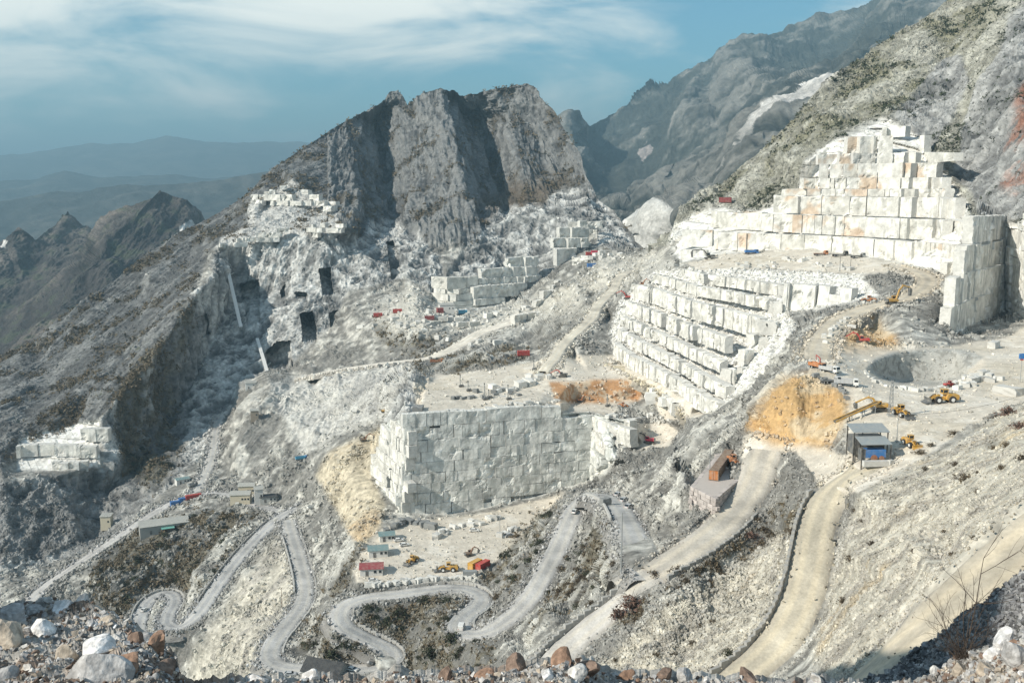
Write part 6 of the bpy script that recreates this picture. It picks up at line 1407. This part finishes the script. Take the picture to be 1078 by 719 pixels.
# ---- stone platform with the long container
TOPZ = -76.2; crn = [(729,512),(753,524),(776,505),(785,488),(778,475),(757,478)]
cw = [unproj(x, y, TOPZ/kz(y)) for x, y in crn]; cen = sum(cw)/len(cw)
t = thing('stone_platform', 'pinkish block platform beside the road, topped with a long container', 'platform', cen)
P2 = [(c-cen) for c in cw]; n_ = len(P2); m = MB(); m.add([(p[0]*.97, p[1]*.97, .02) for p in P2]+[(p[0]*.95, p[1]*.95, -6.2) for p in P2], [tuple(range(n_)), tuple(range(2*n_-1, n_-1, -1))]+[(k, k+n_, (k+1) % n_+n_, (k+1) % n_) for k in range(n_)]).build('deck', block_mat('platform_dust', (.52, .47, .43), .1), t)
rgp = np.random.default_rng(3)
for k in range(n_):
    a, b = P2[k], P2[(k+1) % n_]; d = b-a; Ls = np.linalg.norm(d); d /= Ls; nr = np.array((d[1], -d[0], 0))
    if nr@a < 0: nr = -nr
    for r in range(6):
        u = -rgp.uniform(0, 1)
        while u < Ls:
            l = rgp.uniform(1.3, 2.4); c = a+d*(u+l/2)+nr*rgp.uniform(-.1, .12); MB().box((c[0], c[1], -.42-r*1.02+rgp.uniform(-.03, .03)), (l-.1, 1.0, .93), math.atan2(d[1], d[0])+rgp.normal()*.02).build('block', M_plat, t, .06); u += l
ca = unproj(749, 508, TOPZ/kz(509)); cb = unproj(769, 481, TOPZ/kz(481)); container('long brown container with an orange end on the stone platform', Vector((ca+cb)/2), math.atan2(ca[1]-cb[1], ca[0]-cb[0]), 'brown', min(float(np.linalg.norm(ca-cb)), 22), end='orange')

# ---- sawn blocks lying about
def blk_mesh(seed):
    rg = np.random.default_rng(seed); bm = bmesh.new(); bmesh.ops.create_cube(bm, size=1); bmesh.ops.subdivide_edges(bm, edges=bm.edges, cuts=2, use_grid_fill=True)
    for v in bm.verts: v.co += Vector(rg.normal(size=3)*.028)
    me = bpy.data.meshes.new('marble_block'); bm.to_mesh(me); bm.free(); return me
BLK = {}
for kd, m in (('white', M_block), ('grey', M_dblock)):
    BLK[kd] = [blk_mesh(500+i) for i in range(4)]
    for me in BLK[kd]: me.materials.append(m)
def block(x, y, s, kd, label, group, rg, rz=None):
    o = bpy.data.objects.new('marble_block', BLK[kd][rg.integers(0, 4)]); p = at(x, y); sz = np.array((rg.uniform(1.0, 1.8), rg.uniform(.7, 1.1), rg.uniform(.6, 1.0)))*s
    o.scale = sz; o.location = p+Vector((0, 0, sz[2]*.42)); o.rotation_euler = (rg.normal()*.06, rg.normal()*.06, rz if rz is not None else rg.uniform(0, 3.1)); C.objects.link(o)
    o['label'] = label; o['category'] = 'marble block'; o['group'] = group
rg = np.random.default_rng(77)
def line_pts(pts, n, jit):
    P = resamp(np.array([(x, y, 0) for x, y in pts], float), n); return [(p[0]+rg.normal()*jit, p[1]+rg.normal()*jit*.6) for p in P]
for lb, gr, kd, pts, n, j, s0, s1 in (
 ('white marble block in the low row along the front edge of the yard', 'blocks along the front of the yard', 'white', [(388,617),(410,615),(440,612),(470,610),(500,607)], 34, 1.0, 1.2, 2.2),
 ('white sawn block lying in the diagonal rows across the yard', 'blocks stored in the yard', 'white', [(455,566),(475,560),(490,552),(510,549),(528,547)], 26, 3.0, 1.2, 2.6),
 ('white sawn slab block at the right end of the yard', 'blocks at the right of the yard', 'white', [(524,566),(535,562),(545,556)], 9, 1.6, 1.2, 2.4),
 ('dark grey boulder block at the back of the yard below the big block', 'dark blocks at the back of the yard', 'grey', [(412,556),(430,550),(445,553),(458,556)], 16, 2.4, 1.6, 3.2),
 ('grey block lying at the left corner of the yard behind the huts', 'dark blocks behind the huts', 'grey', [(408,560),(425,551),(432,548)], 8, 2.0, 1.5, 2.6),
 ('loose pale block on the rim of the block plateau', 'blocks along the plateau rim', 'white', [(470,434),(500,434),(540,427),(585,425)], 24, 2.0, 1.2, 2.4),
 ('pale block on the back part of the plateau', 'blocks on the plateau', 'white', [(520,414),(545,408),(560,400),(580,398)], 22, 4.0, 1.2, 3.0),
 ('grey block beside the drilling rigs on the plateau', 'grey blocks on the plateau', 'grey', [(475,418),(500,420),(520,412),(545,415)], 14, 4.0, 1.2, 2.4),
 ('white block on the rim of the orange pit', 'blocks on the rim of the orange pit', 'white', [(640,439),(665,440),(690,441),(704,443)], 16, 1.0, 1.0, 2.0),
 ('pale rough block in the curb along the near edge of the shelf ramp', 'blocks along the ramp', 'white', [(868,362),(876,348),(892,336)], 14, 1.0, .9, 1.7),
 ('pale stone in the ring of stones round the bowl', 'ring of stones round the bowl', 'white', [(910,392),(922,402),(940,408),(962,411),(985,411),(1005,406),(1020,396)], 34, .7, .7, 1.4),
 ('white block lying on the dusty shelf at the right', 'blocks on the shelf', 'white', [(1010,412),(1025,402),(1040,398),(1050,402)], 16, 4.0, .9, 2.2),
 ('white block on the upper terrace', 'blocks on the upper terrace', 'white', [(775,280),(800,282),(830,276),(860,278),(900,285)], 26, 3.0, 1.2, 2.6),
 ('dark stone in the curb along the edge of the ochre slope', 'curb stones above the ochre slope', 'grey', [(856,395),(872,401),(884,408),(892,420)], 16, .8, .7, 1.3),
 ('white block beside the far road under the shaded cliff', 'blocks under the far cliff', 'white', [(440,338),(480,340),(520,335),(560,322)], 22, 5.0, 2.0, 4.5),
 ('white block on the far ledge under the mountain', 'blocks on the far ledge', 'white', [(605,275),(625,272),(645,270),(655,268)], 22, 4.0, 2.0, 4.5),
 ('white block standing in the far rubble below the grey tunnels', 'blocks in the far rubble', 'white', [(385,350),(420,340),(470,360),(520,362)], 18, 6.0, 2.0, 4.0),
 ('cream rubble block at the foot of the white terraces', 'blocks at the foot of the terraces', 'white', [(650,378),(675,394),(705,408),(735,426)], 16, 1.2, 1.0, 2.2)):
    for x, y in line_pts(pts, n, j): block(x, y, rg.uniform(s0, s1), kd, lb, gr, rg)
for x, y, s, kd, lb in ((548,408,5,'white','large upright white block at the back of the plateau'),(557,405,5,'white','second large white block right of the upright one on the plateau'),(690,424,6,'white','large white block at the right of the orange pit'),(700,426,5,'white','smaller white block right of the large one by the orange pit'),
  (1046,366,3,'white','white block below the shaded marble corner'),(1062,415,4,'white','tall white heap of stone left of the blue sign'),(440,432,5,'grey','dark block at the left rear corner of the big block top'),(897,345,2,'white','white block beside the ochre heap'),(637,532,3,'grey','grey rock island in the middle of the loop road bend')): block(x, y, s, kd, lb, 'single large blocks', rg)
# ---- parapets along the roads
def parapet(road, i0, i1, side, label, h=1.0, wd=.7, kd=None):
    c, n, w = ROADGEO[road]; k0, k1 = int(i0*len(c)), int(i1*len(c)); cc = c[k0:k1]+n[k0:k1]*side*(w/2+.5); m = MB(); st = 0
    t = thing('parapet_wall', label, 'parapet', Vector(cc[0]), 0, 1, 'stone parapets along the roads')
    s = np.concatenate([[0], np.cumsum(np.linalg.norm(np.diff(cc, axis=0), axis=1))]); u = 0
    while u < s[-1]-1:
        l = rg.uniform(1.2, 2.6); a = np.array([np.interp(u, s, cc[:, q]) for q in range(3)])-cc[0]; b = np.array([np.interp(min(u+l-.12, s[-1]), s, cc[:, q]) for q in range(3)])-cc[0]; mid = (a+b)/2; L = np.linalg.norm(b-a); hh = h*rg.uniform(.8, 1.15)
        m.box((mid[0], mid[1], mid[2]+hh/2-.5), (L, wd*rg.uniform(.8, 1.1), hh+1.0), math.atan2(b[1]-a[1], b[0]-a[0])); u += l
    m.build('masonry', block_mat('parapet_stone', (.44, .43, .405)), t, .05)
for a in (('descent', .52, 1.0, -1, 'rough stone edge of the road dropping to the junction'), ('scree', .22, .97, 1, 'dark dry stone edge along the left of the tan road'), ('lower', .15, .9, 1, 'dark stone bank beside the pale track below the junction'), ('switchback', .42, .545, 1, 'pale parapet round the left bend of the lower loop road'), ('switchback', .56, .66, -1, 'pale parapet on the outside of the lowest hairpin'), ('switchback', .70, .80, 1, 'pale parapet round the bottom left road bend'), ('switchback', .80, .97, 1, 'parapet on the left of the road leg climbing to the junction'),
          ('switchback', .82, .95, -1, 'parapet on the right of the road leg climbing to the junction'), ('switchback', .26, .33, -1, 'parapet round the hairpin by the white van'), ('switchback', .12, .26, -1, 'low wall along the straight descending road'), ('valley', .10, .42, 1, 'parapet along the outer edge of the valley road'), ('valley', .62, .95, 1, 'parapet round the S bend of the valley road'), ('far', .55, .9, -1, 'low wall along the far road below the cliff')): parapet(*a)
